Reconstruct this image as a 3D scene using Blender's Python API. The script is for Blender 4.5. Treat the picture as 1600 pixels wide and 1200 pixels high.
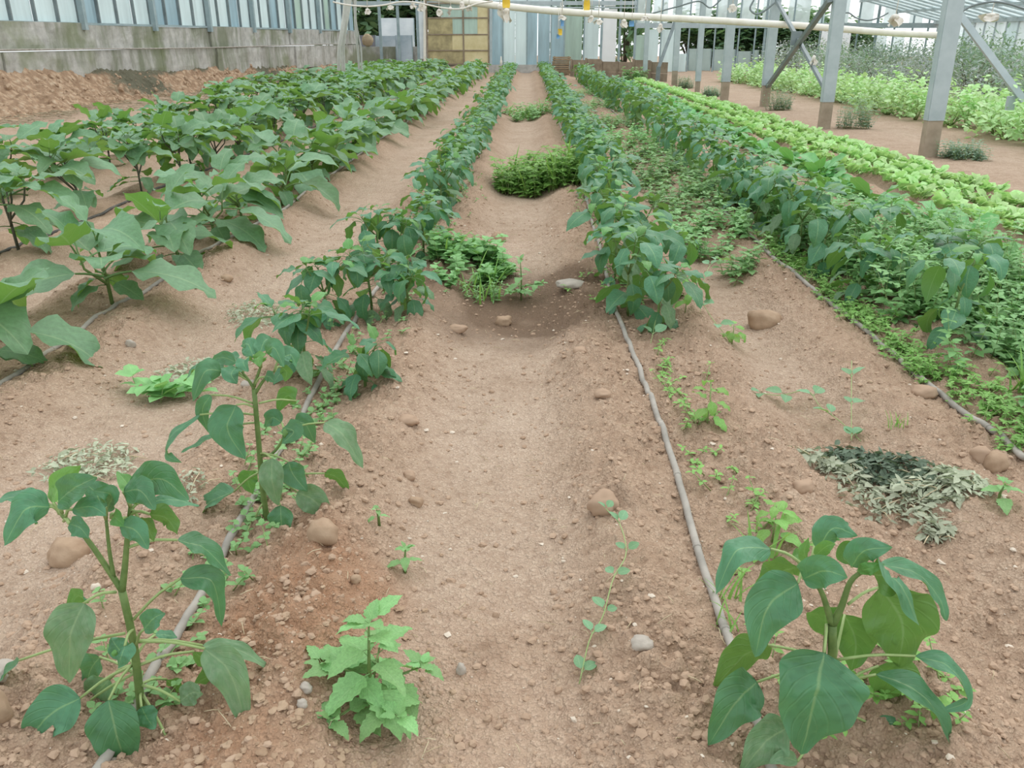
import bpy, math, random
import numpy as np
from mathutils import Matrix, Vector, Euler

# ------------------------------------------------------------------ scene reset
for o in list(bpy.data.objects): bpy.data.objects.remove(o)
S = bpy.context.scene
COL = S.collection

# ------------------------------------------------------------------ camera
F_PX, HOR, VPX, CAM_H = 1300.0, 60.0, 825.0, 1.36
PITCH = math.atan((600-HOR)/F_PX)
YAW = math.atan((VPX-800)*math.cos(PITCH)/F_PX)
cam_d = bpy.data.cameras.new('camera'); cam = bpy.data.objects.new('camera', cam_d); COL.objects.link(cam)
cam_d.sensor_fit = 'HORIZONTAL'; cam_d.sensor_width = 36.0; cam_d.lens = F_PX/1600*36
cam_d.clip_start = .05; cam_d.clip_end = 400
cam.location = (0, 0, CAM_H); cam.rotation_euler = (math.pi/2-PITCH, 0, YAW)
S.camera = cam

# ------------------------------------------------------------------ sky, sun, exposure
W = bpy.data.worlds.new('overcast_sky'); S.world = W; W.use_nodes = True
nt = W.node_tree; nt.nodes.clear()
bg = nt.nodes.new('ShaderNodeBackground'); out = nt.nodes.new('ShaderNodeOutputWorld')
bg.inputs[0].default_value = (0.93, 0.98, 1.0, 1); bg.inputs[1].default_value = 1.0
nt.links.new(bg.outputs[0], out.inputs[0])
sun_d = bpy.data.lights.new('sun_through_cloud', 'SUN'); sun = bpy.data.objects.new('sun_through_cloud', sun_d); COL.objects.link(sun)
sun_d.energy = 1.1; sun_d.angle = math.radians(70); sun_d.color = (1, .97, .92)
sun.rotation_euler = (math.radians(-28), math.radians(22), 0); sun.location = (0, 0, 12)
VS = S.view_settings
VS.view_transform = 'Standard'; VS.look = 'None'; VS.gamma = 1.0; VS.use_curve_mapping = False
VS.exposure = 0.46

# ------------------------------------------------------------------ pixel helpers (1600x1200 frame -> a point at distance Y in the place)
_c, _s = math.cos(YAW), math.sin(YAW)
def ray(x, y):
    cx = (x-800)/F_PX; cy = (600-y)/F_PX
    a, b, c = cx, math.cos(PITCH)+cy*math.sin(PITCH), -math.sin(PITCH)+cy*math.cos(PITCH)
    return (a*_c-b*_s, a*_s+b*_c, c)
def at(x, y, Y):
    r = ray(x, y); t = Y/r[1]
    return Vector((r[0]*t, Y, CAM_H+r[2]*t))
def onground(x, y, z=0.0):
    r = ray(x, y); t = (z-CAM_H)/r[2]
    return Vector((r[0]*t, r[1]*t, z))

# ------------------------------------------------------------------ numpy noise
def _hash(ix, iy, k):
    h = (ix.astype(np.int64)*374761393 + iy.astype(np.int64)*668265263 + k*1442695041) & 0xffffffff
    h = ((h ^ (h >> 13))*1274126177) & 0xffffffff
    h = (h ^ (h >> 16)) & 0xffffffff
    return h/4294967295.0
def vnoise(x, y, k=0):
    x = np.asarray(x, float); y = np.asarray(y, float)
    ix = np.floor(x); iy = np.floor(y); fx = x-ix; fy = y-iy
    fx = fx*fx*(3-2*fx); fy = fy*fy*(3-2*fy)
    a = _hash(ix, iy, k); b = _hash(ix+1, iy, k); c = _hash(ix, iy+1, k); d = _hash(ix+1, iy+1, k)
    return (a+(b-a)*fx)*(1-fy)+(c+(d-c)*fx)*fy
def worley(x, y, k=0):
    x = np.asarray(x, float); y = np.asarray(y, float)
    ix = np.floor(x); iy = np.floor(y); best = np.full(np.shape(x), 9.0)
    for dx in (-1, 0, 1):
        for dy in (-1, 0, 1):
            cx = ix+dx; cy = iy+dy
            px = cx+_hash(cx, cy, k); py = cy+_hash(cx, cy, k+7)
            best = np.minimum(best, (px-x)**2+(py-y)**2)
    return np.sqrt(best)

# ------------------------------------------------------------------ mesh helpers
class MB:
    def __init__(s): s.v = []; s.f4 = []; s.f3 = []; s.uv = []; s.n = 0; s.m4 = []; s.m3 = []
    def add(s, V, Q=None, T=None, UV=None, mi=0):
        V = np.asarray(V, float).reshape(-1, 3)
        s.v.append(V); s.uv.append(np.zeros((len(V), 2)) if UV is None else np.asarray(UV, float))
        if Q is not None and len(Q): s.f4.append(np.asarray(Q, int)+s.n); s.m4.append(np.full(len(Q), mi))
        if T is not None and len(T): s.f3.append(np.asarray(T, int)+s.n); s.m3.append(np.full(len(T), mi))
        s.n += len(V); return s
    def mesh(s, name, mats=(), smooth=True):
        V = np.concatenate(s.v); UV = np.concatenate(s.uv)
        q = np.concatenate(s.f4) if s.f4 else np.zeros((0, 4), int)
        t = np.concatenate(s.f3) if s.f3 else np.zeros((0, 3), int)
        mi = np.concatenate(s.m4+s.m3) if (s.m4 or s.m3) else np.zeros(0, int)
        me = bpy.data.meshes.new(name)
        loops = np.concatenate([q.ravel(), t.ravel()]); nf = len(q)+len(t)
        me.vertices.add(len(V)); me.vertices.foreach_set('co', V.ravel())
        me.loops.add(len(loops)); me.loops.foreach_set('vertex_index', loops)
        me.polygons.add(nf)
        ls = np.concatenate([np.arange(len(q))*4, len(q)*4+np.arange(len(t))*3])
        me.polygons.foreach_set('loop_start', ls)
        me.polygons.foreach_set('material_index', mi)
        me.polygons.foreach_set('use_smooth', np.full(nf, smooth))
        l = me.uv_layers.new(name='UVMap'); l.data.foreach_set('uv', UV[loops].ravel())
        for m in (mats if isinstance(mats, (list, tuple)) else [mats]): me.materials.append(m)
        me.update(calc_edges=True); me.validate()
        return me
    def obj(s, name, mats, parent=None, smooth=True):
        return link(name, s.mesh(name, mats, smooth), parent)
def link(name, me, parent=None, loc=None):
    o = bpy.data.objects.new(name, me); COL.objects.link(o)
    if parent is not None: o.parent = parent
    if loc is not None: o.location = loc
    return o
def empty(name, loc=(0, 0, 0), rz=0.0):
    o = bpy.data.objects.new(name, None); COL.objects.link(o); o.empty_display_size = .05
    o.location = loc; o.rotation_euler = (0, 0, rz); return o
def tag(o, label=None, cat=None, group=None, kind=None):
    if label: o['label'] = label
    if cat: o['category'] = cat
    if group: o['group'] = group
    if kind: o['kind'] = kind
    return o

BOXQ = np.array([(0, 3, 2, 1), (4, 5, 6, 7), (0, 1, 5, 4), (1, 2, 6, 5), (2, 3, 7, 6), (3, 0, 4, 7)])
def box(mb, x0, x1, y0, y1, z0, z1, mi=0):
    V = [(x0, y0, z0), (x1, y0, z0), (x1, y1, z0), (x0, y1, z0), (x0, y0, z1), (x1, y0, z1), (x1, y1, z1), (x0, y1, z1)]
    return mb.add(V, BOXQ, mi=mi)
def bar(mb, a, b, w, d, up=(0, 0, 1), mi=0):
    """box-section bar from a to b: w across, d along the 'up' hint"""
    a = Vector(a); b = Vector(b); t = (b-a).normalized(); u = Vector(up)
    s = t.cross(u)
    if s.length < 1e-4: s = t.cross(Vector((0, 1, 0)))
    s.normalize(); n = s.cross(t).normalized()
    V = []
    for p in (a, b):
        for sx, sy in ((-1, -1), (1, -1), (1, 1), (-1, 1)): V.append(p+s*(sx*w/2)+n*(sy*d/2))
    return mb.add(V, BOXQ, mi=mi)
def tube(mb, pts, rad, sides=6, uv=None, cap=True, mi=0):
    P = np.asarray([tuple(p) for p in pts], float); n = len(P)
    R = np.full(n, rad) if np.isscalar(rad) else np.asarray(rad, float)
    T = np.gradient(P, axis=0); T /= np.linalg.norm(T, axis=1)[:, None]+1e-9
    ref = np.array([0, 0, 1.0]) if abs(T[:, 2]).mean() < .8 else np.array([1.0, 0, 0])
    A = np.cross(T, ref); A /= np.linalg.norm(A, axis=1)[:, None]+1e-9; B = np.cross(A, T)
    a = np.arange(sides)*2*np.pi/sides
    V = P[:, None, :]+R[:, None, None]*(np.cos(a)[None, :, None]*A[:, None, :]+np.sin(a)[None, :, None]*B[:, None, :])
    V = V.reshape(-1, 3)
    Q = []
    for i in range(n-1):
        for j in range(sides):
            k = (j+1) % sides
            Q.append((i*sides+j, i*sides+k, (i+1)*sides+k, (i+1)*sides+j))
    Tr = []
    if cap:
        V = np.vstack([V, P[0], P[-1]]); c0 = n*sides; c1 = c0+1
        for j in range(sides):
            k = (j+1) % sides
            Tr.append((c0, k, j)); Tr.append((c1, (n-1)*sides+j, (n-1)*sides+k))
    UV = np.tile([[.5, 0.0]], (len(V), 1)) if uv is None else uv
    return mb.add(V, Q, Tr, UV, mi)
def ico():
    t = (1+5**.5)/2
    V = np.array([(-1, t, 0), (1, t, 0), (-1, -t, 0), (1, -t, 0), (0, -1, t), (0, 1, t), (0, -1, -t), (0, 1, -t), (t, 0, -1), (t, 0, 1), (-t, 0, -1), (-t, 0, 1)], float)
    V /= np.linalg.norm(V[0])
    T = np.array([(0, 11, 5), (0, 5, 1), (0, 1, 7), (0, 7, 10), (0, 10, 11), (1, 5, 9), (5, 11, 4), (11, 10, 2), (10, 7, 6), (7, 1, 8), (3, 9, 4), (3, 4, 2), (3, 2, 6), (3, 6, 8), (3, 8, 9), (4, 9, 5), (2, 4, 11), (6, 2, 10), (8, 6, 7), (9, 8, 1)])
    return V, T
ICO_V, ICO_T = ico()
def subdiv(V, T):
    V = [tuple(v) for v in V]; cache = {}; T2 = []
    def mid(a, b):
        k = (min(a, b), max(a, b))
        if k not in cache:
            m = (np.array(V[a])+np.array(V[b])); m /= np.linalg.norm(m); cache[k] = len(V); V.append(tuple(m))
        return cache[k]
    for a, b, c in T:
        ab, bc, ca = mid(a, b), mid(b, c), mid(c, a)
        T2 += [(a, ab, ca), (ab, b, bc), (ca, bc, c), (ab, bc, ca)]
    return np.array(V), np.array(T2)
ICO2_V, ICO2_T = subdiv(ICO_V, ICO_T); ICO3_V, ICO3_T = subdiv(ICO2_V, ICO2_T)

# ------------------------------------------------------------------ materials
def mat(name):
    m = bpy.data.materials.new(name); m.use_nodes = True; n = m.node_tree; n.nodes.clear()
    o = n.nodes.new('ShaderNodeOutputMaterial'); return m, n, o
class N:
    """tiny node helper"""
    def __init__(s, n): s.n = n
    def __call__(s, typ, **kw):
        nd = s.n.nodes.new('ShaderNode'+typ)
        for k, v in kw.items(): setattr(nd, k, v)
        return nd
    def l(s, a, b): s.n.links.new(a, b)
    def val(s, op, a, b=None, c=None, clamp=False):
        nd = s.n.nodes.new('ShaderNodeMath'); nd.operation = op; nd.use_clamp = clamp
        for i, x in enumerate((a, b, c)):
            if x is None: continue
            if hasattr(x, 'type'): s.l(x, nd.inputs[i])
            else: nd.inputs[i].default_value = x
        return nd.outputs[0]
    def mix(s, fac, a, b, blend='MIX'):
        nd = s.n.nodes.new('ShaderNodeMix'); nd.data_type = 'RGBA'; nd.blend_type = blend
        for i, x in ((0, fac), (6, a), (7, b)):
            if hasattr(x, 'type'): s.l(x, nd.inputs[i])
            else: nd.inputs[i].default_value = x if i == 0 else (*x, 1)
        return nd.outputs[2]
    def noise(s, scale, detail=4, rough=.55, vec=None):
        nd = s.n.nodes.new('ShaderNodeTexNoise'); nd.inputs['Scale'].default_value = scale
        nd.inputs['Detail'].default_value = detail; nd.inputs['Roughness'].default_value = rough
        if vec is not None: s.l(vec, nd.inputs['Vector'])
        return nd.outputs['Fac']
    def ramp(s, fac, lo, hi):
        nd = s.n.nodes.new('ShaderNodeMapRange'); nd.inputs[1].default_value = lo; nd.inputs[2].default_value = hi
        nd.clamp = True; s.l(fac, nd.inputs[0]); return nd.outputs[0]
    def bump(s, h, strength, dist):
        nd = s.n.nodes.new('ShaderNodeBump'); nd.inputs['Strength'].default_value = strength; nd.inputs['Distance'].default_value = dist
        s.l(h, nd.inputs['Height']); return nd.outputs[0]
    def bsdf(s, col, rough=.8, spec=.3, normal=None):
        nd = s.n.nodes.new('ShaderNodeBsdfPrincipled')
        for k, x in (('Base Color', col), ('Roughness', rough)):
            if hasattr(x, 'type'): s.l(x, nd.inputs[k])
            else: nd.inputs[k].default_value = (*x, 1) if k == 'Base Color' else x
        nd.inputs['Specular IOR Level'].default_value = spec
        if normal is not None: s.l(normal, nd.inputs['Normal'])
        return nd

def leaf_mat(name, top, under, vein, rough=.45, spec=.5, transl=.25, speck=0.0, bumps=.35, hue=.02, valv=.25):
    m, n, o = mat(name); k = N(n)
    uv = k('UVMap'); sep = k('SeparateXYZ'); k.l(uv.outputs[0], sep.inputs[0])
    u, v = sep.outputs[0], sep.outputs[1]
    au = k.val('ABSOLUTE', k.val('SUBTRACT', u, .5))            # 0 at the midrib, .5 at the edge
    rib = k.val('SUBTRACT', 1.0, k.ramp(au, .008, .03))
    ph = k.val('SUBTRACT', k.val('MULTIPLY', v, 7.0), k.val('MULTIPLY', au, 5.0))
    fr = k.val('ABSOLUTE', k.val('SUBTRACT', k.val('FRACT', ph), .5))
    side = k.val('SUBTRACT', 1.0, k.ramp(fr, .03, .12))
    obj = k('TexCoord').outputs['Object']; rnd = k('ObjectInfo').outputs['Random']
    nz = k.noise(18, 3, .6, obj); nz2 = k.noise(130, 4, .7, uv.outputs[0]); nz3 = k.noise(7, 2, .5, uv.outputs[0])
    c = k.mix(k.ramp(nz, .3, .7), tuple(x*.82 for x in top), tuple(min(1, x*1.15) for x in top))
    if speck: c = k.mix(k.val('MULTIPLY', k.val('MULTIPLY', k.ramp(nz2, .45, .65), k.ramp(nz3, .42, .62)), speck), c, (.45, .47, .36))
    c = k.mix(k.val('MULTIPLY', k.val('MAXIMUM', k.val('MULTIPLY', side, .13), rib), .65), c, vein)
    ub = k.mix(k.val('MULTIPLY', k.val('MAXIMUM', k.val('MULTIPLY', side, .16), rib), .5), under, vein)
    bf = k('NewGeometry').outputs['Backfacing']
    c = k.mix(bf, c, ub)
    hs = k('HueSaturation'); k.l(c, hs.inputs['Color'])
    k.l(k.val('ADD', .5-hue/2, k.val('MULTIPLY', rnd, hue)), hs.inputs['Hue'])
    k.l(k.val('ADD', 1-valv/2, k.val('MULTIPLY', rnd, valv)), hs.inputs['Value'])
    c = hs.outputs[0]
    h = k.val('ADD', k.val('MULTIPLY', side, -.6), k.val('MULTIPLY', nz, .8))
    b = k.bsdf(c, rough, spec, k.bump(h, bumps, .004))
    tr = k('BsdfTranslucent'); k.l(k.mix(.5, c, (.30, .52, .08)), tr.inputs[0])
    mx = k('MixShader'); mx.inputs[0].default_value = transl
    k.l(b.outputs[0], mx.inputs[1]); k.l(tr.outputs[0], mx.inputs[2]); k.l(mx.outputs[0], o.inputs[0])
    return m
def plain(name, c1, c2, scale=8, rough=.7, spec=.3, bump=.2, bdist=.01, detail=5, metal=0.0):
    m, n, o = mat(name); k = N(n); obj = k('TexCoord').outputs['Object']
    nz = k.noise(scale, detail, .6, obj)
    b = k.bsdf(k.mix(k.ramp(nz, .3, .7), c1, c2), rough, spec, k.bump(nz, bump, bdist)); b.inputs['Metallic'].default_value = metal
    k.l(b.outputs[0], o.inputs[0]); return m
def pane_mat(name, tint, clear, streak=.5):
    """weathered translucent greenhouse sheet: part clear, part light-scattering, streaked with run-off dirt"""
    m, n, o = mat(name); k = N(n); tc = k('TexCoord').outputs['Object']
    mp = k('Mapping'); mp.inputs['Scale'].default_value = (3.2, 3.2, .35); k.l(tc, mp.inputs[0])
    st = k.noise(1.6, 4, .6, mp.outputs[0]); bl = k.noise(.9, 3, .5, tc)
    c = k.mix(k.ramp(st, .25, .75), tuple(x*(1-.55*streak) for x in tint), tint)
    tr = k('BsdfTranslucent'); df = k('BsdfDiffuse'); tp = k('BsdfTransparent'); gl = k('BsdfGlossy'); gl.inputs['Roughness'].default_value = .25
    k.l(c, tr.inputs[0]); k.l(c, df.inputs[0]); tp.inputs[0].default_value = (.93, .97, .97, 1)
    a = k('MixShader'); a.inputs[0].default_value = .25; k.l(tr.outputs[0], a.inputs[1]); k.l(df.outputs[0], a.inputs[2])
    b = k('MixShader'); k.l(k.val('MULTIPLY', k.ramp(bl, .2, .8), clear*2, clamp=True), b.inputs[0]); k.l(a.outputs[0], b.inputs[1]); k.l(tp.outputs[0], b.inputs[2])
    d = k('MixShader'); d.inputs[0].default_value = .06; k.l(b.outputs[0], d.inputs[1]); k.l(gl.outputs[0], d.inputs[2])
    k.l(d.outputs[0], o.inputs[0]); return m

M = {}
M['pepper'] = leaf_mat('pepper_leaf', (.070, .222, .110), (.105, .255, .06), (.24, .40, .18), rough=.40, spec=.5, speck=.0)
M['pepper_dust'] = leaf_mat('dusty_pepper_leaf', (.155, .285, .15), (.13, .26, .08), (.28, .40, .22), rough=.55, spec=.35, speck=.5)
M['pepper_young'] = leaf_mat('young_pepper_leaf', (.125, .32, .085), (.15, .35, .075), (.26, .45, .16), rough=.4, transl=.32)
M['eggplant'] = leaf_mat('eggplant_leaf', (.155, .305, .165), (.155, .32, .07), (.30, .45, .24), rough=.5, spec=.45, transl=.3, bumps=.3)
M['weed'] = leaf_mat('weed_leaf', (.25, .49, .19), (.27, .50, .18), (.34, .56, .25), rough=.55, transl=.3, valv=.35)
M['weed_light'] = leaf_mat('fine_weed_leaf', (.25, .49, .12), (.27, .50, .13), (.33, .55, .2), rough=.55, transl=.35, valv=.3)
M['grass'] = leaf_mat('grass_blade', (.23, .46, .10), (.25, .47, .11), (.3, .5, .16), rough=.5, transl=.35)
M['chard'] = leaf_mat('leafy_green', (.14, .40, .125), (.17, .43, .12), (.34, .54, .25), rough=.42, transl=.28)
M['lettuce'] = leaf_mat('lettuce_leaf', (.52, .78, .34), (.53, .78, .35), (.6, .82, .42), rough=.5, transl=.35, valv=.2)
M['bean'] = leaf_mat('bean_leaf', (.53, .76, .38), (.54, .76, .38), (.58, .8, .45), rough=.5, transl=.35, valv=.3)
M['shrub'] = leaf_mat('shrub_leaf', (.23, .35, .25), (.27, .38, .28), (.33, .43, .33), rough=.6, transl=.3, valv=.35)
M['shrub_grey'] = leaf_mat('grey_shrub_leaf', (.42, .46, .47), (.45, .49, .48), (.48, .5, .48), rough=.65, transl=.3, valv=.35)
M['tree'] = leaf_mat('tree_leaf', (.16, .285, .16), (.19, .31, .17), (.22, .34, .2), rough=.55, transl=.3, valv=.4)
M['pea'] = leaf_mat('pea_leaf', (.20, .40, .22), (.26, .46, .15), (.38, .54, .33), rough=.55, transl=.3)
M['wilted'] = leaf_mat('wilted_leaf', (.50, .54, .40), (.52, .56, .44), (.56, .6, .48), rough=.8, spec=.15, transl=.15, valv=.5)
M['wilted_dark'] = leaf_mat('rotting_leaf', (.11, .16, .105), (.16, .21, .15), (.25, .3, .21), rough=.7, transl=.1, valv=.7)
M['stem'] = plain('green_stem', (.10, .17, .05), (.17, .25, .08), 40, .5)
M['stem_dark'] = plain('purple_stem', (.06, .065, .05), (.12, .12, .085), 40, .55)
M['stem_light'] = plain('pale_stem', (.25, .36, .13), (.33, .42, .18), 40, .5)
M['straw'] = plain('straw', (.50, .40, .24), (.62, .54, .38), 30, .8)
M['hose'] = plain('dusty_drip_hose', (.24, .225, .20), (.42, .385, .34), 9, .75, .25, .3, .004)
M['hose_dark'] = plain('black_drip_hose', (.05, .05, .05), (.16, .15, .13), 7, .7, .25, .3, .004)
M['rock'] = plain('tan_rock', (.30, .20, .13), (.45, .33, .23), 9, .85, .2, .5, .02)
M['rock_grey'] = plain('grey_rock', (.33, .29, .25), (.50, .45, .39), 9, .85, .2, .5, .02)
M['clod'] = plain('soil_clod', (.33, .227, .158), (.465, .337, .245), 3, .95, .1, .6, .01)
M['pebble'] = plain('pale_pebble', (.50, .42, .34), (.68, .60, .50), 25, .8, .2, .3, .005)
M['steel'] = plain('galvanised_steel', (.33, .40, .42), (.46, .53, .55), 3, .5, .5, .15, .01)
M['steel_dark'] = plain('dark_steel', (.13, .165, .17), (.22, .26, .27), 3, .55, .4, .15, .01)
M['pale_steel'] = plain('pale_weathered_steel', (.50, .57, .59), (.64, .70, .72), 3, .6, .4, .1, .01)
M['post_foot'] = plain('mud_stained_foot', (.28, .23, .17), (.42, .35, .27), 5, .9, .2, .4, .01)
M['bar'] = plain('glazing_bar', (.22, .30, .32), (.33, .41, .43), 4, .55, .4, .1, .01)
M['pipe'] = plain('white_pipe', (.72, .68, .58), (.84, .81, .74), 5, .6, .3, .2, .006)
M['rag'] = plain('white_rag', (.66, .60, .52), (.80, .77, .72), 12, .9, .1, .5, .01)
M['strip'] = plain('white_sheet_strip', (.66, .66, .60), (.80, .80, .75), 5, .7, .3, .3, .01)
M['trap'] = plain('yellow_card', (.78, .50, .04), (.86, .60, .09), 12, .6)
M['blue_tag'] = plain('blue_card', (.13, .30, .55), (.2, .4, .65), 12, .6)
M['wood'] = plain('grey_brown_board', (.20, .155, .11), (.33, .27, .20), 4, .85, .2, .4, .01)
M['crate'] = plain('crate_wood', (.22, .16, .10), (.38, .29, .19), 6, .85, .2, .4, .01)
M['gold'] = plain('yellow_sheet', (.56, .48, .25), (.72, .64, .40), 2.2, .6, .3, .15, .01)
M['gold_dirty'] = plain('stained_yellow_sheet', (.24, .21, .12), (.55, .47, .26), 2.6, .7, .2, .15, .01)
M['sheet'] = plain('blue_grey_sheet', (.30, .37, .42), (.52, .58, .63), 1.2, .6, .3, .15, .02)
M['sheet_light'] = plain('pale_sheet', (.55, .62, .66), (.75, .80, .83), 1.2, .6, .3, .15, .02)
M['dark_box'] = plain('grey_board', (.13, .13, .15), (.2, .2, .22), 2, .7)
M['panel_green'] = plain('pale_green_panel', (.40, .50, .48), (.52, .62, .60), 1.0, .6, .3, .1, .01)
M['bark'] = plain('bark', (.08, .065, .05), (.16, .13, .10), 8, .9)
M['straw_heap'] = plain('dry_heap', (.34, .26, .17), (.48, .39, .27), 6, .95, .1, .6, .05)
P_FROST = pane_mat('frosted_pane', (.86, .96, .97), .06, .35)
P_BLUE = pane_mat('blue_frosted_pane', (.62, .78, .84), .06, .6)
P_GREEN = pane_mat('green_stained_pane', (.66, .80, .73), .08, .5)
P_WHITE = pane_mat('milky_pane', (.97, .98, 1.0), .12, .1)
P_CLEAR = pane_mat('clear_pane', (.85, .92, .92), .45, .2)
M['frost'], M['pblue'], M['pgreen'], M['pwhite'], M['pclear'] = P_FROST, P_BLUE, P_GREEN, P_WHITE, P_CLEAR

def soil_material():
    m, n, o = mat('greenhouse_soil'); k = N(n); tc = k('TexCoord').outputs['Object']
    at1 = k('Attribute', attribute_name='zone'); sp = k('SeparateColor'); k.l(at1.outputs['Color'], sp.inputs[0])
    worn, wet, red = sp.outputs[0], sp.outputs[1], sp.outputs[2]
    n1 = k.noise(1.3, 5, .6, tc); n2 = k.noise(28, 5, .7, tc); n3 = k.noise(110, 3, .6, tc); n5 = k.noise(7, 6, .7, tc)
    loose = k.mix(k.ramp(n1, .3, .7), (.365, .25, .175), (.475, .338, .245))
    path = k.mix(k.ramp(n1, .3, .7), (.47, .358, .275), (.555, .44, .352))
    c = k.mix(worn, loose, path)
    c = k.mix(k.val('MULTIPLY', k.ramp(n5, .52, .30), .45), c, (.27, .18, .12))
    c = k.mix(k.val('MULTIPLY', k.ramp(n5, .55, .75), .35), c, (.66, .54, .42))
    c = k.mix(k.val('MULTIPLY', red, .75), c, (.34, .165, .085))
    c = k.mix(k.val('MULTIPLY', k.ramp(n2, .35, .75), .30), c, (.60, .47, .34))
    c = k.mix(k.val('MULTIPLY', k.ramp(n2, .5, .28), .30), c, (.20, .12, .075))
    c = k.mix(k.val('MULTIPLY', k.ramp(n3, .63, .72), .35), c, (.72, .62, .50))
    c = k.mix(k.val('MULTIPLY', wet, .88), c, (.14, .092, .062))
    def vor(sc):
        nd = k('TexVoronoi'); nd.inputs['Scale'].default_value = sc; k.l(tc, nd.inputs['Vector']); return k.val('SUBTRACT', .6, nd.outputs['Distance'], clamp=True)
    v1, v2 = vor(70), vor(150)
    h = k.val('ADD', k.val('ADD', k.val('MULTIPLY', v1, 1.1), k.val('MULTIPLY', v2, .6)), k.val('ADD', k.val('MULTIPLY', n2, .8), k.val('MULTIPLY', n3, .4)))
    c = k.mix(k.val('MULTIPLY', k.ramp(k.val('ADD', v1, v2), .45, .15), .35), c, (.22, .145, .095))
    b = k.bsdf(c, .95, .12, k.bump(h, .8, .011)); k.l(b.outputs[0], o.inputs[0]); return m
M['soil'] = soil_material()
def concrete_material():
    m, n, o = mat('mossy_concrete'); k = N(n); tc = k('TexCoord').outputs['Object']
    mp = k('Mapping'); mp.inputs['Scale'].default_value = (1, 1, .22); k.l(tc, mp.inputs[0])
    n1 = k.noise(.9, 6, .65, mp.outputs[0]); n2 = k.noise(5, 5, .65, tc); n3 = k.noise(.5, 4, .6, tc); n4 = k.noise(2.2, 5, .7, mp.outputs[0])
    c = k.mix(k.ramp(n2, .3, .7), (.34, .335, .315), (.52, .51, .48))
    c = k.mix(k.val('MULTIPLY', k.ramp(n4, .48, .66), .55), c, (.20, .19, .155))
    c = k.mix(k.val('MULTIPLY', k.ramp(n1, .50, .62), .8), c, (.16, .18, .115))
    c = k.mix(k.val('MULTIPLY', k.ramp(n3, .52, .62), .65), c, (.17, .20, .10))
    b = k.bsdf(c, .9, .2, k.bump(n2, .5, .03)); k.l(b.outputs[0], o.inputs[0]); return m
M['concrete'] = concrete_material()
def bank_material():
    m, n, o = mat('clay_bank'); k = N(n); tc = k('TexCoord').outputs['Object']
    n1 = k.noise(.55, 5, .6, tc); n2 = k.noise(6, 6, .7, tc); n3 = k.noise(16, 4, .6, tc)
    c = k.mix(k.ramp(n2, .3, .7), (.34, .215, .135), (.55, .40, .275))
    c = k.mix(k.val('MULTIPLY', k.ramp(n3, .6, .7), .5), c, (.66, .56, .42))
    vo = k('TexVoronoi'); vo.inputs['Scale'].default_value = 7; k.l(tc, vo.inputs['Vector']); gv = k.val('SUBTRACT', .6, vo.outputs['Distance'], clamp=True)
    c = k.mix(k.val('MULTIPLY', k.ramp(gv, .2, .45), .45), c, (.60, .48, .36)); c = k.mix(k.val('MULTIPLY', k.ramp(gv, .12, .0), .5), c, (.22, .14, .09))
    ms = k('Attribute', attribute_name='moss').outputs['Fac']
    c = k.mix(k.val('MULTIPLY', k.ramp(k.val('ADD', ms, k.val('MULTIPLY', n2, .6)), .62, .85), .9), c, (.115, .12, .085))
    b = k.bsdf(c, .95, .1, k.bump(k.val('ADD', n2, gv), 1.0, .09)); k.l(b.outputs[0], o.inputs[0]); return m
M['bank'] = bank_material()
def hay_material(): return plain('dry_litter', (.30, .25, .17), (.50, .43, .31), 14, .95, .1, .7, .02)
M['litter'] = hay_material()

# ------------------------------------------------------------------ ground
ROWS = [(-6.0, 'E4'), (-4.75, 'E3'), (-3.5, 'E2'), (-2.22, 'E1'), (-.78, 'P1'), (.60, 'P2'), (1.76, 'P3'), (3.0, 'G4'), (3.92, 'L5')]
# cross-section of the beds: (x, height, looseness)
_prof = [(-40, .0, .5), (-9, .0, .5), (-7, .0, .5)]
for i, (rx, _) in enumerate(ROWS):
    _prof += [(rx-.28, .075, 1.0), (rx-.07, .02, .85), (rx+.07, .02, .85), (rx+.29, .08, 1.0)]
    if i < len(ROWS)-1:
        nx = ROWS[i+1][0]; mid = (rx+nx)/2; hw = max(.05, (nx-rx)/2-.5)
        _prof += [(mid-hw, -.045, .12), (mid+hw, -.045, .12)]
_prof += [(4.6, .0, .5), (5.2, .02, .4), (6.0, -.03, .15), (6.8, .0, .4), (40, 0, .5)]
_prof.sort()
PX = np.array([p[0] for p in _prof]); PZ = np.array([p[1] for p in _prof]); PL = np.array([p[2] for p in _prof])
def gauss(x, y, cx, cy, sx, sy): return np.exp(-((x-cx)/sx)**2-((y-cy)/sy)**2)
def ground_base(x, y):
    x = np.asarray(x, float); y = np.asarray(y, float)
    wob = x+.06*(vnoise(x*.7, y*.8, 3)-.5)+.05*np.sin(y*.5)*np.exp(-y/20)
    z = sum(np.interp(wob+d, PX, PZ) for d in (-.06, -.02, .02, .06))/4
    L = sum(np.interp(wob+d, PX, PL) for d in (-.08, 0, .08))/3
    z = z+.03*(vnoise(x*1.1, y*1.1, 5)-.5)+(.012+.022*L)*(vnoise(x*3.5, y*3.5, 6)-.5)+.016*L*(vnoise(x*9, y*9, 8)-.5)
    z = z+.05*gauss(x, y, -.52, 1.75, .16, .5)-.05*gauss(x, y, .02, 4.35, .45, .35)+.03*gauss(x, y, .1, 5.6, .6, .5)
    # rough broken soil right of the second row
    rr = np.clip((x-.75)/.15, 0, 1)*np.clip((1.5-x)/.3, 0, 1)*np.clip((3.6-y)/.8, 0, 1)
    L = np.maximum(L, rr*.85)
    return z, np.clip(L, 0, 1)
GRID = {}
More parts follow.
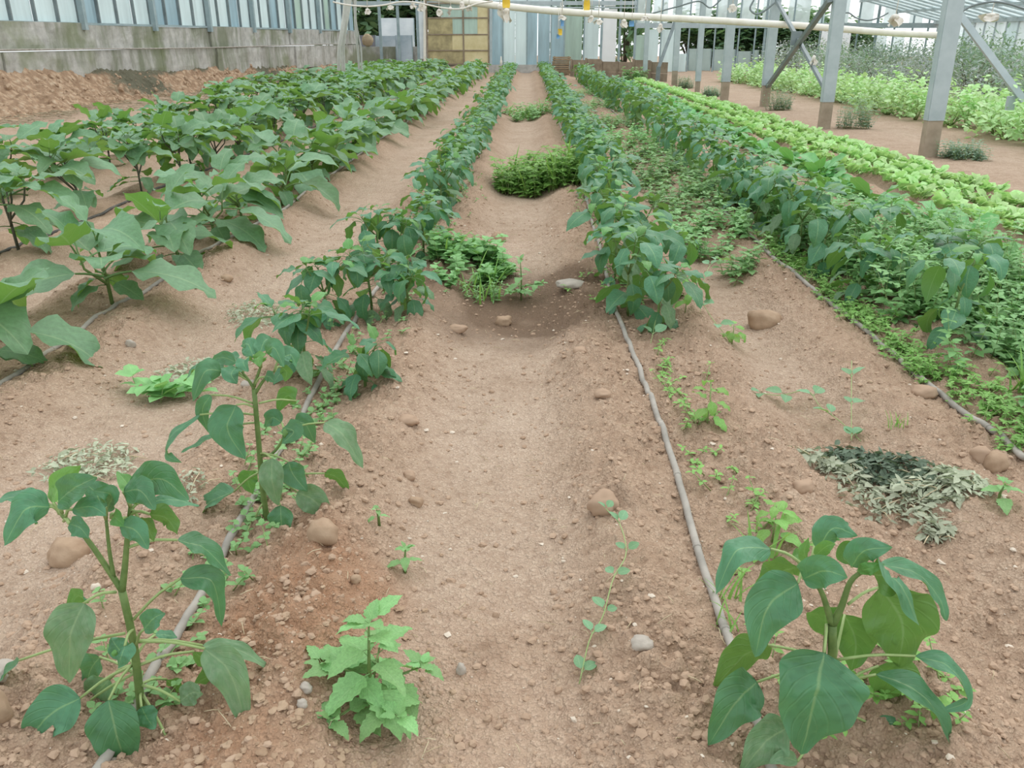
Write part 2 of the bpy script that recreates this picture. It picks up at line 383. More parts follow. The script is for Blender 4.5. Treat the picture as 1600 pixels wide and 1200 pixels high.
def ground_z(x, y):
    """height of the finished soil surface (bilinear look-up in the built ground)"""
    xs, ys, Z = GRID['xs'], GRID['ys'], GRID['z']
    i = min(max(int(np.searchsorted(xs, x))-1, 0), len(xs)-2); j = min(max(int(np.searchsorted(ys, y))-1, 0), len(ys)-2)
    u = min(max((x-xs[i])/(xs[i+1]-xs[i]), 0), 1); v = min(max((y-ys[j])/(ys[j+1]-ys[j]), 0), 1)
    return float((Z[j, i]*(1-u)+Z[j, i+1]*u)*(1-v)+(Z[j+1, i]*(1-u)+Z[j+1, i+1]*u)*v)

def build_ground():
    xs = np.concatenate([np.linspace(-40, -10, 30), np.arange(-9.8, -3.0, .10), np.arange(-3.0, -2.0, .035), np.arange(-2.0, 2.2, .0085), np.arange(2.2, 4.6, .04), np.arange(4.6, 9, .12), np.linspace(9.2, 40, 36)])
    ys = [-1.0, 0.0, .4, .7]; y = .85
    while y < 75:
        ys.append(y); y += max(.0075, .0062*y)
    ys = np.array(ys); X, Y = np.meshgrid(xs, ys); nx, ny = len(xs), len(ys)
    z, L = ground_base(X, Y)
    fade = np.clip(1.4-Y/12, .15, 1)
    w1 = worley(X*14, Y*14, 1); w2 = worley(X*32, Y*32, 2); w3 = worley(X*60, Y*60, 4)
    m1 = vnoise(X*4, Y*4, 9)
    z += fade*L*(.060*np.clip(.62-w1, 0, 1)*np.clip(m1*2.4-.6, 0, 1)+.030*np.clip(.6-w2, 0, 1)*(.4+1.2*vnoise(X*9, Y*9, 41))+.012*np.clip(.6-w3, 0, 1))
    z += fade*(1-L)*(.006*np.clip(.5-w2, 0, 1)*np.clip(m1*2-.6, 0, 1)+.007*np.clip(.6-w3, 0, 1)*(.2+1.4*vnoise(X*6, Y*6, 42)))
    GRID.update(xs=xs, ys=ys, z=z)
    V = np.stack([X, Y, z], -1).reshape(-1, 3)
    idx = np.arange(nx*ny).reshape(ny, nx)
    Q = np.stack([idx[:-1, :-1], idx[:-1, 1:], idx[1:, 1:], idx[1:, :-1]], -1).reshape(-1, 4)
    me = MB().add(V, Q).mesh('floor', M['soil'])
    a = me.attributes.new('zone', 'FLOAT_COLOR', 'POINT')
    worn = np.clip(1.05-L*1.1, 0, 1)*(.75+.25*vnoise(X*2, Y*2, 11))
    wn = vnoise(X*5, Y*5, 13)
    wet = np.clip(gauss(X, Y, .06, 4.5, .70, .62)*2.1*(.5+wn)-.30, 0, 1)
    wet = np.maximum(wet, .8*np.clip(gauss(X, Y, -.10, 1.62, .11, .09)*2*(.3+wn)-.5, 0, 1))
    wet = np.maximum(wet, .4*np.clip(gauss(X, Y, .28, 2.19, .09, .09)*2-.6, 0, 1))
    red = np.clip(gauss(X, Y, -.55, 1.55, .30, .50)*1.5*(.5+wn)-.25, 0, 1)
    red = np.maximum(red, .35*np.clip(gauss(X, Y, -.1, 1.4, .3, .5), 0, 1))
    C = np.stack([worn, wet, red, np.ones_like(wet)], -1).reshape(-1, 4)
    a.data.foreach_set('color', C.ravel())
    o = link('floor', me); tag(o, 'brown crumbly greenhouse soil with trodden paths between the crop rows', None, None, 'structure')
build_ground()

# ------------------------------------------------------------------ leaf meshes
def shape_w(kind, s):
    s = np.clip(s, 0, 1)
    if kind == 'pepper': return np.sin(np.pi*s**.72)**.85*(1-.12*s)*(s < 1)
    if kind == 'eggplant': return np.sin(np.pi*s**.66)**.62*(1+.06*np.cos(s*4.2*2*np.pi+.4))*np.clip(1.25-s*.55, 0, 1)
    if kind == 'nettle': return np.sin(np.pi*s**.6)**.8*(1-.25*s)
    if kind == 'chard': return np.clip(.16+.9*np.sin(np.pi*np.clip((s-.22)/.78, 0, 1)**1.0)**.6*(s > .22), 0, 1)*(s < 1)
    if kind == 'lettuce': return np.clip(.2+.85*np.sin(np.pi*s**1.5)**.7, 0, 1)*(s < 1)
    if kind == 'round': return np.sin(np.pi*s)**.5
    if kind == 'grass': return np.clip(1-s, 0, 1)**.6
    return np.sin(np.pi*s**.8)**.8
def blade(mid, side, nrm, W, kind, m=2, fold=.25, wave=0.0, wf=3.0, ph=0.0, serr=0.0, quilt=0.0):
    """leaf surface swept along the midrib: mid (n,3), side and normal per point"""
    n = len(mid); s = np.linspace(0, 1, n); w = shape_w(kind, s)*W/2
    if serr: w = w*(1+serr*np.where(np.arange(n) % 2 == 0, 1, -1)*(s > .08)*(s < .97))
    v = np.linspace(-1, 1, 2*m+1)
    wv = wave*W*np.sin(2*np.pi*wf*s+ph)[:, None]*np.abs(v)[None, :]**2*np.where(v > 0, 1, -.8)[None, :]
    lift = fold*w[:, None]*(np.abs(v)[None, :]**1.3)+wv*(w[:, None] > 1e-5)
    if quilt: lift = lift+quilt*w[:, None]*(np.abs(np.sin(np.pi*(7*s[:, None]-2.5*np.abs(v)[None, :])))-.5)*np.sin(np.pi*np.clip(np.abs(v), 0, 1))[None, :]+quilt*w[:, None]*(vnoise(s[:, None]*9+ph*5, v[None, :]*4+ph, 3)-.5)*1.2
    V = mid[:, None, :]+side[:, None, :]*(w[:, None]*v[None, :]*math.cos(min(1.2, abs(fold))*.6))[:, :, None]+nrm[:, None, :]*lift[:, :, None]
    UV = np.stack([np.broadcast_to(v[None, :]*.5+.5, (n, 2*m+1)), np.broadcast_to(s[:, None], (n, 2*m+1))], -1)
    k = 2*m+1; idx = np.arange(n*k).reshape(n, k)
    Q = np.stack([idx[:-1, :-1], idx[:-1, 1:], idx[1:, 1:], idx[1:, :-1]], -1).reshape(-1, 4)
    return V.reshape(-1, 3), Q, UV.reshape(-1, 2)
def leaf_data(kind, L=1.0, W=.5, pet=.3, a0=.5, droop=1.2, fold=.25, wave=.05, ph=0.0, n=8, m=2, twist=0.0, serr=0.0, pr=.02, pside=3):
    """leaf in its own frame: attached at the origin, heading +Y, upper face +Z"""
    mb = MB()
    np_ = 4 if pet > 0 else 1
    p = [np.zeros(3)]; a = a0
    for i in range(np_-1):
        d = pet/(np_-1); p.append(p[-1]+np.array([0, math.cos(a), math.sin(a)])*d); a -= droop*.12
    if pet > 0: tube(mb, p, np.linspace(pr, pr*.7, len(p))*1.0, pside, cap=False)
    b = p[-1]; mid = [b]; st = L/(n-1); ang = [a]
    for i in range(n-1):
        a -= droop*.76/(n-1)*(.6+.8*i/(n-1)); mid.append(mid[-1]+np.array([0, math.cos(a), math.sin(a)])*st); ang.append(a)
    mid = np.array(mid); ang = np.array(ang); tw = twist*np.linspace(0, 1, n)
    nr = np.stack([np.zeros(n), -np.sin(ang), np.cos(ang)], -1); sd = np.tile([[1.0, 0, 0]], (n, 1))
    side = sd*np.cos(tw)[:, None]+nr*np.sin(tw)[:, None]; nrm = nr*np.cos(tw)[:, None]-sd*np.sin(tw)[:, None]
    V, Q, UV = blade(mid, side, nrm, W, kind, m, fold, wave, 2.5, ph, serr)
    mb.add(V, Q, None, UV); return mb
def lib(kind, count, seed, n, m, **rngs):
    """a library of alike leaves of differing droop and curl; each item = (arrays)"""
    r = random.Random(seed); outp = []
    for i in range(count):
        kw = {k: (r.uniform(*v) if isinstance(v, tuple) else v) for k, v in rngs.items()}
        kw['ph'] = r.uniform(0, 6.3)
        outp.append(leaf_data(kind, n=n, m=m, **kw))
    return outp
def arrays(mb):
    return np.concatenate(mb.v), (np.concatenate(mb.f4) if mb.f4 else np.zeros((0, 4), int)), (np.concatenate(mb.f3) if mb.f3 else np.zeros((0, 3), int)), np.concatenate(mb.uv)
def make_lib(name, kind, count, seed, lods, mats, **kw):
    """returns {lod: [(arrays)], 'mesh': {matkey: [meshes of lod 0]}}"""
    L = {}
    for li, (n, m) in enumerate(lods): L[li] = [arrays(x) for x in lib(kind, count, seed, n, m, **kw)]
    L['mesh'] = {mk: [MB().add(V, Q, T, UV).mesh(name, M[mk]) for V, Q, T, UV in L[0]] for mk in mats}
    return L
PEP = make_lib('leaf', 'pepper', 12, 5, [(10, 3), (5, 1)], ['pepper', 'pepper_dust', 'pepper_young', 'weed_light'], W=(.5, .66), pet=(.25, .45), a0=(.2, .7), droop=(.9, 2.3), fold=(-.25, .35), wave=(.03, .10), twist=(-.5, .5), pr=.016)
EGG = make_lib('leaf', 'eggplant', 12, 8, [(14, 3), (7, 1)], ['eggplant'], W=(.60, .78), pet=(.25, .4), a0=(.4, .9), droop=(.5, 1.6), fold=(.05, .45), wave=(.04, .09), twist=(-.4, .4), pr=.02)
CHA = make_lib('leaf', 'chard', 8, 11, [(7, 2), (5, 1)], ['chard'], W=(.45, .6), pet=.12, a0=(.8, 1.3), droop=(.6, 1.5), fold=(.1, .4), wave=(.05, .1), twist=(-.4, .4), pr=.03)
NET = make_lib('leaf', 'nettle', 8, 14, [(13, 2), (5, 1)], ['weed'], W=(.6, .75), pet=(.15, .3), a0=(.1, .6), droop=(.6, 1.5), fold=(0, .3), wave=(.03, .06), twist=(-.3, .3), serr=.10, pr=.02)

def mtx(loc, az, pitch=0.0, roll=0.0, sc=1.0):
    return Matrix.Translation(loc) @ Euler((0, 0, az)).to_matrix().to_4x4() @ Euler((pitch, 0, 0)).to_matrix().to_4x4() @ Euler((0, roll, 0)).to_matrix().to_4x4() @ Matrix.Diagonal((sc, sc, sc, 1))
def add_arr(mb, arr, mx, mi=0):
    V, Q, T, UV = arr; A = np.array(mx)
    mb.add(V @ A[:3, :3].T+A[:3, 3], Q, T, UV, mi)

# ------------------------------------------------------------------ plant layouts: stems (polylines) and leaf placements
def pepper_layout(seed, h, dens=1.0):
    r = random.Random(seed); stems = []; leaves = []
    lx, ly = r.uniform(-.1, .1)*h, r.uniform(-.1, .1)*h
    fk = r.uniform(.42, .55)*h
    top = Vector((lx*.6, ly*.6, fk)); stems.append(([Vector((0, 0, -.02)), Vector((lx*.15, ly*.1, fk*.5)), top], .0075, .006))
    az = r.uniform(0, 6.3); tips = []
    for b in range(r.choice([2, 3, 3])):
        a = az+b*2.2+r.uniform(-.4, .4); d = r.uniform(.18, .30)*h
        tip = top+Vector((math.cos(a)*d, math.sin(a)*d, h*.86-fk+r.uniform(-.08, .06)*h))
        stems.append(([top, top.lerp(tip, .5)+Vector((math.cos(a), math.sin(a), 0))*d*.12, tip], .005, .003)); tips.append(tip)
    for t in tips:
        a = r.uniform(0, 6.3)
        for i in range(int(8*dens)):
            a += 2.4+r.uniform(-.3, .3); f = i/8
            leaves.append(('pepper_young' if i < 2 else 'pepper', t-Vector((0, 0, .10*h*f)), a, .75-1.35*f+r.uniform(-.2, .2), r.uniform(-.3, .3), (.08+.09*min(1, f*1.6))*r.uniform(.85, 1.15)*(.6+.9*h)))
    a = r.uniform(0, 6.3)
    for i in range(int(9*dens)):
        a += 2.4+r.uniform(-.4, .4); f = i/9
        leaves.append(('pepper_dust' if r.random() < .3 else 'pepper', Vector((lx*.4*f, ly*.4*f, fk*(.22+.8*f))), a, -.35+.25*f+r.uniform(-.25, .2), r.uniform(-.4, .4), r.uniform(.125, .185)*(.6+.9*h)))
    return stems, leaves
def eggplant_layout(seed, h, tall=False):
    r = random.Random(seed); stems = []; leaves = []; big = 1.12 if tall else 1.42
    lean = Vector((r.uniform(-.12, .12), r.uniform(-.12, .12), 0))*h
    top = lean+Vector((0, 0, h*(.62 if tall else .45))); stems.append(([Vector((0, 0, -.02)), lean*.3+Vector((0, 0, h*.3)), top], .011, .008))
    tips = [top]
    for b in range(2 if not tall else 3):
        a = r.uniform(0, 6.3); st = lean*.4+Vector((0, 0, h*r.uniform(.2, .4))); tip = st+Vector((math.cos(a)*.22*h, math.sin(a)*.22*h, h*.38))
        stems.append(([st, st.lerp(tip, .5)+Vector((math.cos(a), math.sin(a), 0))*.04, tip], .008, .005)); tips.append(tip)
    for ti, t in enumerate(tips):
        a = r.uniform(0, 6.3); cnt = (7 if ti == 0 else 4) if tall else (6 if ti == 0 else 3)
        for i in range(cnt):
            a += 2.4+r.uniform(-.35, .35); f = i/max(1, cnt-1)
            leaves.append(('eggplant', t-Vector((0, 0, .14*h*f)), a, .55-.85*f+r.uniform(-.15, .2), r.uniform(-.25, .25), (.15+.13*min(1, .3+f))*r.uniform(.85, 1.2)*(.65+.65*h)*big))
    a = r.uniform(0, 6.3)
    for i in range(4):
        a += 2.2; leaves.append(('eggplant', Vector((0, 0, h*r.uniform(.12, .3))), a, -.45+r.uniform(-.2, .2), r.uniform(-.3, .3), r.uniform(.16, .25)))
    return stems, leaves
def stem_mesh(stems, key, name='stem', sides=6):
    mb = MB()
    for pts, r0, r1 in stems:
        P = [pts[0], pts[0].lerp(pts[1], .5), pts[1], pts[1].lerp(pts[2], .5), pts[2]]
        tube(mb, P, np.linspace(r0, r1, 5), sides)
    return mb.mesh(name, M[key])
def build_parted(root, layout, L, stemkey, r):
    stems, leaves = layout
    link('stem', stem_mesh(stems, stemkey), root)
    for mk, loc, az, pi, ro, sc in leaves:
        pool = L['mesh'][mk]; o = link('leaf', r.choice(pool), root); o.matrix_local = mtx(loc, az, pi, ro, sc)
def merged_meshes(layout, L, stemkey, leafname='foliage', matmap=None):
    stems, leaves = layout; keys = sorted({l[0] for l in leaves}); mb = MB(); r = random.Random(3)
    for mk, loc, az, pi, ro, sc in leaves: add_arr(mb, r.choice(L[1]), mtx(loc, az, pi, ro, sc), keys.index(mk))
    return stem_mesh(stems, stemkey, sides=4), mb.mesh(leafname, [M[k] for k in keys])

ORD = ['nearest', 'second', 'third', 'fourth', 'fifth', 'sixth', 'seventh', 'eighth', 'ninth', 'tenth', 'eleventh', 'twelfth', 'thirteenth', 'fourteenth', 'fifteenth', 'sixteenth', 'seventeenth', 'eighteenth', 'nineteenth', 'twentieth']
def row_of(name, cat, spots, layout_fn, heights, L, stemkey, part_until, lab_near, lab_far, group, seed, lab_special=None, first_ord=0, dens=None):
    """a crop row: plants near the camera are built leaf by leaf, the far ones as stem and foliage"""
    r = random.Random(seed); variants = []
    for i in range(6):
        h = r.uniform(*heights); lay = layout_fn(seed*100+i, h); variants.append(merged_meshes(lay, L, stemkey))
    for i, sp in enumerate(spots):
        x, y = sp[0], sp[1]; h = sp[2] if len(sp) > 2 else r.uniform(*heights)
        root = empty(name, (x, y, ground_z(x, y)), r.uniform(0, 6.28))
        k = i+first_ord
        lab = (lab_special or {}).get(i)
        if lab is None: lab = lab_near.format(ORD[k]) if k < len(ORD) else lab_far
        tag(root, lab, cat, group)
        if y < part_until: build_parted(root, layout_fn(seed*1000+i, h), L, stemkey, r)
        else:
            st, fo = r.choice(variants); link('stem', st, root); f = link('foliage', fo, root); f['kind'] = 'stuff'
            s = r.uniform(.9, 1.12); root.scale = (s, s, s)

# ------------------------------------------------------------------ hero leaves set out along curves
def spline(P, n):
    P = [Vector(p) for p in P]; P = [P[0]*2-P[1]]+P+[P[-1]*2-P[-2]]; outp = []; seg = len(P)-3
    for i in range(n):
        t = i/(n-1)*seg; k = min(int(t), seg-1); u = t-k; a, b, c, d = P[k:k+4]
        outp.append(.5*((2*b)+(c-a)*u+(2*a-5*b+4*c-d)*u*u+(3*b-a-3*c+d)*u**3))
    return outp
HINT = {'f': (0, -.85, .55), 'b': (.1, .9, .15), 'u': (0, -.25, 1), 'l': (-.75, -.45, .5), 'r': (.75, -.45, .5), 'd': (0, .55, .8)}
def hero_leaf(root, att, pts, W, look, mk='pepper', kind='pepper', fold=.2, wave=.065, pr=.0028, name='leaf'):
    """att: where the stalk leaves the stem; pts: stalk end, then points along the midrib to the tip"""
    r = random.Random(len(root.children)*7+3); loc = root.location
    mb = MB(); pts = [Vector(p)-loc for p in pts]; att = Vector(att)-loc
    tube(mb, spline([att, att.lerp(pts[0], .5)+Vector((0, 0, .008)), pts[0]], 6), np.linspace(pr*1.2, pr, 6), 5)
    n = 30; mid = np.array([tuple(p) for p in spline(pts if len(pts) > 2 else [pts[0], pts[0].lerp(pts[1], .5)+Vector(HINT[look])*.012, pts[1]], n)])
    T = np.gradient(mid, axis=0); T /= np.linalg.norm(T, axis=1)[:, None]
    h = np.array(HINT[look], float)+np.array([r.uniform(-.2, .2), 0, r.uniform(-.15, .15)])
    sd = np.cross(T, h); sd /= np.linalg.norm(sd, axis=1)[:, None]+1e-9; nr = np.cross(sd, T)
    V, Q, UV = blade(mid, sd, nr, W, kind, 6, fold*r.choice([1, 1, -.6]), wave, 2.6, r.uniform(0, 6), quilt=.13)
    o = MB().add(V, Q, None, UV).obj(name, M[mk], root); mb.obj('leaf_stalk', M['stem_light'], o); return o

def hero_plant(name, base_px, Y0, conv, stems, leaves, label, ground=True):
    b = at(*conv(*base_px), Y0); gz = ground_z(b.x, Y0)
    root = empty(name, (b.x, Y0, gz)); tag(root, label, 'pepper plant', None)
    P = lambda zx, zy, dy=0.0: at(*conv(zx, zy), Y0+dy)
    mb = MB()
    for pts, r0, r1 in stems:
        pp = [P(*q)-root.location for q in pts]; tube(mb, spline(pp, 10), np.linspace(r0, r1, 10), 8)
    mb.obj('stem', M['stem'], root)
    for lf in leaves:
        att, pts, wz, look = lf[:4]; mk = lf[4] if len(lf) > 4 else 'pepper'
        pp = [P(*q) for q in pts]
        sc = (conv(1, 0)[0]-conv(0, 0)[0])*(Y0*math.cos(PITCH)+.45)/F_PX
        hero_leaf(root, P(*att), pp, wz*sc, look, mk, fold=lf[5] if len(lf) > 5 else .22)
    return root

# ================================================================== THE BUILDING
def wall_x(Y): return -10.95+(Y-15)*.135
WL_DIR = Vector((.135, 1, 0)).normalized()
def wl(Y, z, off=0.0): return Vector((wall_x(Y)+off, Y, z))
def struct(o, label=None): o['kind'] = 'structure'; return tag(o, label) if label else o

# ---- left wall: concrete base in cast lengths, steel posts, glazing bars and panes
wall_left = empty('wall_left', (0, 0, 0)); struct(wall_left, 'long left wall of weathered concrete below frosted glass panes')
r = random.Random(4)
PANE_W = .74; Y0W = 11.7; NP = 38
TOPZ = 1.66; GLASS_TOP = 4.2
for i in range(0, NP, 4):                                   # concrete lengths between posts: upper course and wider foot course
    ya, yb = Y0W+i*PANE_W+.01, Y0W+min(NP, i+4)*PANE_W-.01
    dz = r.uniform(-.03, .03); dx = r.uniform(-.04, .04)
    for nm, z0, z1, o0, o1 in (('concrete_block', 1.12, TOPZ+dz, -.30, dx), ('concrete_footing', .35, 1.10, -.30, .12+r.uniform(-.05, .05))):
        mb = MB(); ny, nz = 12, 6
        ys = np.linspace(ya, yb, ny); zs = np.linspace(z0, z1, nz)
        Yg, Zg = np.meshgrid(ys, zs); Xg = -10.95+(Yg-15)*.135+o1+.05*(vnoise(Yg*2.3, Zg*3.1, 21)-.5)
        front = np.stack([Xg, Yg, Zg], -1).reshape(-1, 3); back = front.copy(); back[:, 0] = -10.95+(back[:, 1]-15)*.135+o0
        idx = np.arange(ny*nz).reshape(nz, ny); q = np.stack([idx[:-1, :-1], idx[:-1, 1:], idx[1:, 1:], idx[1:, :-1]], -1).reshape(-1, 4)
        mb.add(front, q); mb.add(back, q[:, ::-1])
        n0 = ny*nz; ring = list(idx[0, :])+list(idx[1:, -1])+list(idx[-1, -2::-1])+list(idx[-2:0:-1, 0])
        Q = [(ring[j], ring[j]+n0, ring[(j+1) % len(ring)]+n0, ring[(j+1) % len(ring)]) for j in range(len(ring))]
        mb.add(np.vstack([front, back]), Q); mb.obj(nm, M['concrete'], wall_left, False)
pm = ['frost', 'frost', 'pblue', 'frost', 'frost', 'pblue', 'pgreen', 'frost']
for i in range(NP):
    ya, yb = Y0W+i*PANE_W, Y0W+(i+1)*PANE_W
    mb = MB(); tilt = r.uniform(-.015, .015)
    a, b = wl(ya+.005, TOPZ+.03, -.10), wl(yb-.005, TOPZ+.03, -.10+tilt); c, d = wl(yb-.005, GLASS_TOP, -.10+tilt), wl(ya+.005, GLASS_TOP, -.10)
    t = Vector((-.012, 0, 0)); mb.add([a, b, b+t, a+t, d, c, c+t, d+t], BOXQ); mb.obj('glass_pane', M[r.choice(pm)], wall_left, False)
    mb = MB(); bar(mb, wl(ya, TOPZ, -.06), wl(ya, GLASS_TOP, -.06), .07, .05, (0, 1, 0)); mb.obj('glazing_bar', M['steel_dark'], wall_left, False)
    if i % 4 == 0:
        mb = MB(); bar(mb, wl(ya, TOPZ-.12, .03), wl(ya, GLASS_TOP, .03), .12, .14, (0, 1, 0)); mb.obj('wall_post', M['bar'], wall_left, False)
mb = MB(); bar(mb, wl(Y0W, TOPZ+.01, -.05), wl(Y0W+NP*PANE_W, TOPZ+.01, -.05), .10, .05); mb.obj('sill_rail', M['bar'], wall_left, False)
mb = MB(); tube(mb, [wl(Y0W+t*27, 1.13+.02*math.sin(t*9), .16) for t in np.linspace(0, 1, 20)], .018, 6); o = mb.obj('wall_cable', M['hose'])
tag(o, 'thin grey cable running along the concrete left wall', 'cable')

# ---- clay bank at the foot of the left wall
ny, nx = 420, 44
yg = np.linspace(11.5, 39.2, ny); tg = np.linspace(0, 1, nx); Yg, Tg = np.meshgrid(yg, tg, indexing='ij')
wid = np.interp(Yg, [11, 16, 22, 30, 39], [1.9, 1.45, .95, .65, .5])*(.85+.4*vnoise(Yg*.7, Yg*0, 31))
hgt = np.interp(Yg, [11, 16, 22, 28, 34, 39], [.80, .78, .66, .55, .45, .35])*(.85+.3*vnoise(Yg*.5, Yg*0+4, 32))
prof = np.interp(Tg, [0, .08, .3, .72, 1], [1, .95, .62, .16, -.08])
Xg = -10.95+(Yg-15)*.135+.02+wid*Tg+.12*(vnoise(Yg*1.6, Tg*5, 33)-.5); Zg = hgt*prof+.20*(vnoise(Yg*1.9, Tg*4, 34)-.5)*np.sin(np.pi*np.clip(Tg, 0, 1))+.16*(vnoise(Yg*5, Tg*8, 35)-.5)*np.sin(np.pi*np.clip(Tg*.9+.05, 0, 1))+.08*(vnoise(Yg*13, Tg*17, 36)-.5)
idx = np.arange(ny*nx).reshape(ny, nx); q = np.stack([idx[:-1, :-1], idx[:-1, 1:], idx[1:, 1:], idx[1:, :-1]], -1).reshape(-1, 4)[:, ::-1]
o = MB().add(np.stack([Xg, Yg, Zg], -1).reshape(-1, 3), q).obj('earth_bank', M['bank'])
ms = np.clip(1-Tg/(.10+.22*vnoise(Yg*1.3, Yg*0+9, 37)), 0, 1)*.7+np.exp(-((Yg-21.6-Tg*.6)/.9)**2)*.75*np.clip(1.2-Tg, 0, 1)+np.exp(-((Yg-29.6)/.8)**2)*.55+.35*vnoise(Yg*.9, Tg*2, 38)
BANK_O = o; BANK = np.stack([Xg, Yg, Zg], -1).reshape(-1, 3); BANK = BANK[(Tg.ravel() > .12) & (Tg.ravel() < .95)]
a_ = o.data.attributes.new('moss', 'FLOAT', 'POINT'); a_.data.foreach_set('value', ms.ravel()); struct(o, 'eroded orange clay bank below the concrete left wall')

# ---- far wall
YF = 39.5
wall_far = empty('wall_far', (0, 0, 0)); struct(wall_far, 'far end wall of patched frosted greenhouse sheets')
def fx(x): return at(x, 100, YF).x
def fz(y): return at(825, y, YF).z
def pane(par, x0, x1, y0, y1, mk, Y=YF, name='glass_pane', th=.012):
    a, b = at(x0, y1, Y), at(x1, y0, Y); mb = MB(); box(mb, a.x+.004, b.x-.004, Y, Y+th, a.z, b.z); return mb.obj(name, M[mk], par, False)
mb = MB(); box(mb, fx(764), fx(1010), YF-.28, YF+.25, -.2, fz(101)); mb.obj('plinth', M['concrete'], wall_far, False)
mb = MB(); box(mb, fx(556), fx(667), YF+.3, YF+.6, -.2, fz(73)); mb.obj('plinth', M['concrete'], wall_far, False)
mb = MB(); box(mb, fx(1010), fx(1500), YF-.05, YF+.25, -.2, fz(116)); mb.obj('plinth', M['concrete'], wall_far, False)
UP = -75                                                 # panes run up past the top of the picture
for x0, x1, y0, y1, mk in [(766, 786, 14, 101, 'pblue'), (786, 805, 14, 101, 'frost'), (805, 823, 14, 101, 'frost'), (823, 840, 14, 101, 'pblue'), (840, 860, 14, 101, 'pblue'), (860, 882, 14, 101, 'pblue'),
        (882, 911, 14, 101, 'pgreen'), (912, 937, 14, 100, 'frost'), (939, 965, 14, 100, 'pwhite'), (990, 1008, 55, 100, 'pgreen'), (1008, 1030, 46, 112, 'frost'), (1030, 1056, 46, 112, 'frost'),
        (1057, 1073, 84, 118, 'frost'), (1275, 1302, 46, 118, 'pwhite'), (1303, 1331, 46, 118, 'pwhite'), (1362, 1388, 46, 101, 'pclear'), (1388, 1416, 46, 101, 'pclear'),
        (766, 823, UP, 10, 'frost'), (823, 880, UP, 10, 'frost'), (910, 938, UP, 10, 'frost'), (939, 966, UP, 10, 'pwhite'), (990, 1020, UP, 36, 'pclear'), (1020, 1050, UP, 36, 'pclear'), (1050, 1085, UP, 36, 'pclear'), (1085, 1120, UP, 36, 'pclear'), (1120, 1155, UP, 36, 'pclear'), (1155, 1190, UP, 36, 'pclear'), (1190, 1230, UP, 36, 'pclear'), (1230, 1278, UP, 36, 'pclear'), (1278, 1302, UP, 36, 'frost'), (1302, 1340, UP, 36, 'pclear'), (1340, 1380, UP, 36, 'pclear'), (1380, 1420, UP, 36, 'pclear'), (1420, 1460, UP, 36, 'pclear')]:
    pane(wall_far, x0, x1, y0, y1, mk)
for x in (766, 786, 823, 860, 881, 911, 938, 966, 990, 1008, 1030, 1056, 1073, 1088, 1113, 1150, 1175, 1190, 1232, 1275, 1302, 1332, 1361, 1388, 1416, 1440, 1462):
    mb = MB(); w = .10 if x in (938, 966, 990, 1056, 1190, 1361) else .06
    box(mb, fx(x)-w/2, fx(x)+w/2, YF-.06, YF-.005, fz(112), fz(UP)); mb.obj('glazing_bar', M['bar'], wall_far, False)
for x in (597, 625, 655):
    mb = MB(); box(mb, fx(x)-.06, fx(x)+.06, YF-.05, YF+.03, fz(96), fz(UP)); mb.obj('glazing_bar', M['bar'], wall_far, False)
for x0, x1, y, h in ((556, 990, 5, .16), (990, 1470, 40, .20), (765, 990, 12, .06)):
    mb = MB(); box(mb, fx(x0), fx(x1), YF-.10, YF-.02, fz(y)-h/2, fz(y)+h/2); mb.obj('rail', M['steel'], wall_far, False)
pane(wall_far, 656, 667, 14, 92, 'sheet_light', YF-.04, 'cover_sheet', .02)

# ---- yellow sheet door in the far wall
door = empty('door_1', at(716, 100, YF-.15)); struct(door, 'yellowish patched sheet door in the far end wall'); dl = door.location
YD = YF-.15
xs = [669, 689, 707, 725, 746, 764]; ys = [100, 79, 54, 28, 5]
kinds = {(2, 0): 'gold_dirty', (2, 1): 'gold_dirty', (2, 2): 'pgreen', (2, 3): 'pgreen', (2, 4): 'gold', (3, 0): None, (3, 1): 'pgreen', (3, 2): 'pgreen', (3, 3): 'pgreen', (3, 4): 'gold', (0, 0): 'gold_dirty', (0, 1): 'gold_dirty', (0, 2): 'gold_dirty', (1, 0): 'gold_dirty', (1, 1): 'gold_dirty'}
for j in range(4):
    for i in range(5):
        mk = kinds.get((j, i), 'gold')
        if mk is None: continue
        a, b = at(xs[i], ys[j], YD), at(xs[i+1], ys[j+1], YD); mb = MB(); dy = random.Random(i*5+j).uniform(-.01, .01)
        box(mb, a.x+.006-dl.x, b.x-.006-dl.x, dy, .02+dy, a.z+.01-dl.z, b.z-.01-dl.z); mb.obj('door_panel', M[mk], door, False)
for j in range(5):
    a, b = at(xs[0], ys[j], YD), at(xs[-1], ys[j], YD); mb = MB(); box(mb, a.x-dl.x, b.x-dl.x, -.03, .05, a.z-.025-dl.z, a.z+.025-dl.z); mb.obj('door_rail', M['wood'], door, False)
for i in (0, 3, 5):
    a, b = at(xs[i], 101, YD), at(xs[i], -2, YD); mb = MB(); box(mb, a.x-.032-dl.x, a.x+.032-dl.x, -.035, .055, a.z-dl.z, b.z-dl.z); mb.obj('door_stile', M['wood'], door, False)
for k, x in enumerate((664, 767)):
    a, b = at(x, 103, YF-.1), at(x, UP, YF-.1); mb = MB(); bar(mb, a, b, .12, .12); o = mb.obj('door_post', M['steel' if k else 'pipe'], None, False)
    struct(o, ['pale upright post on the left of the yellow door', 'grey upright post on the right of the yellow door'][k])

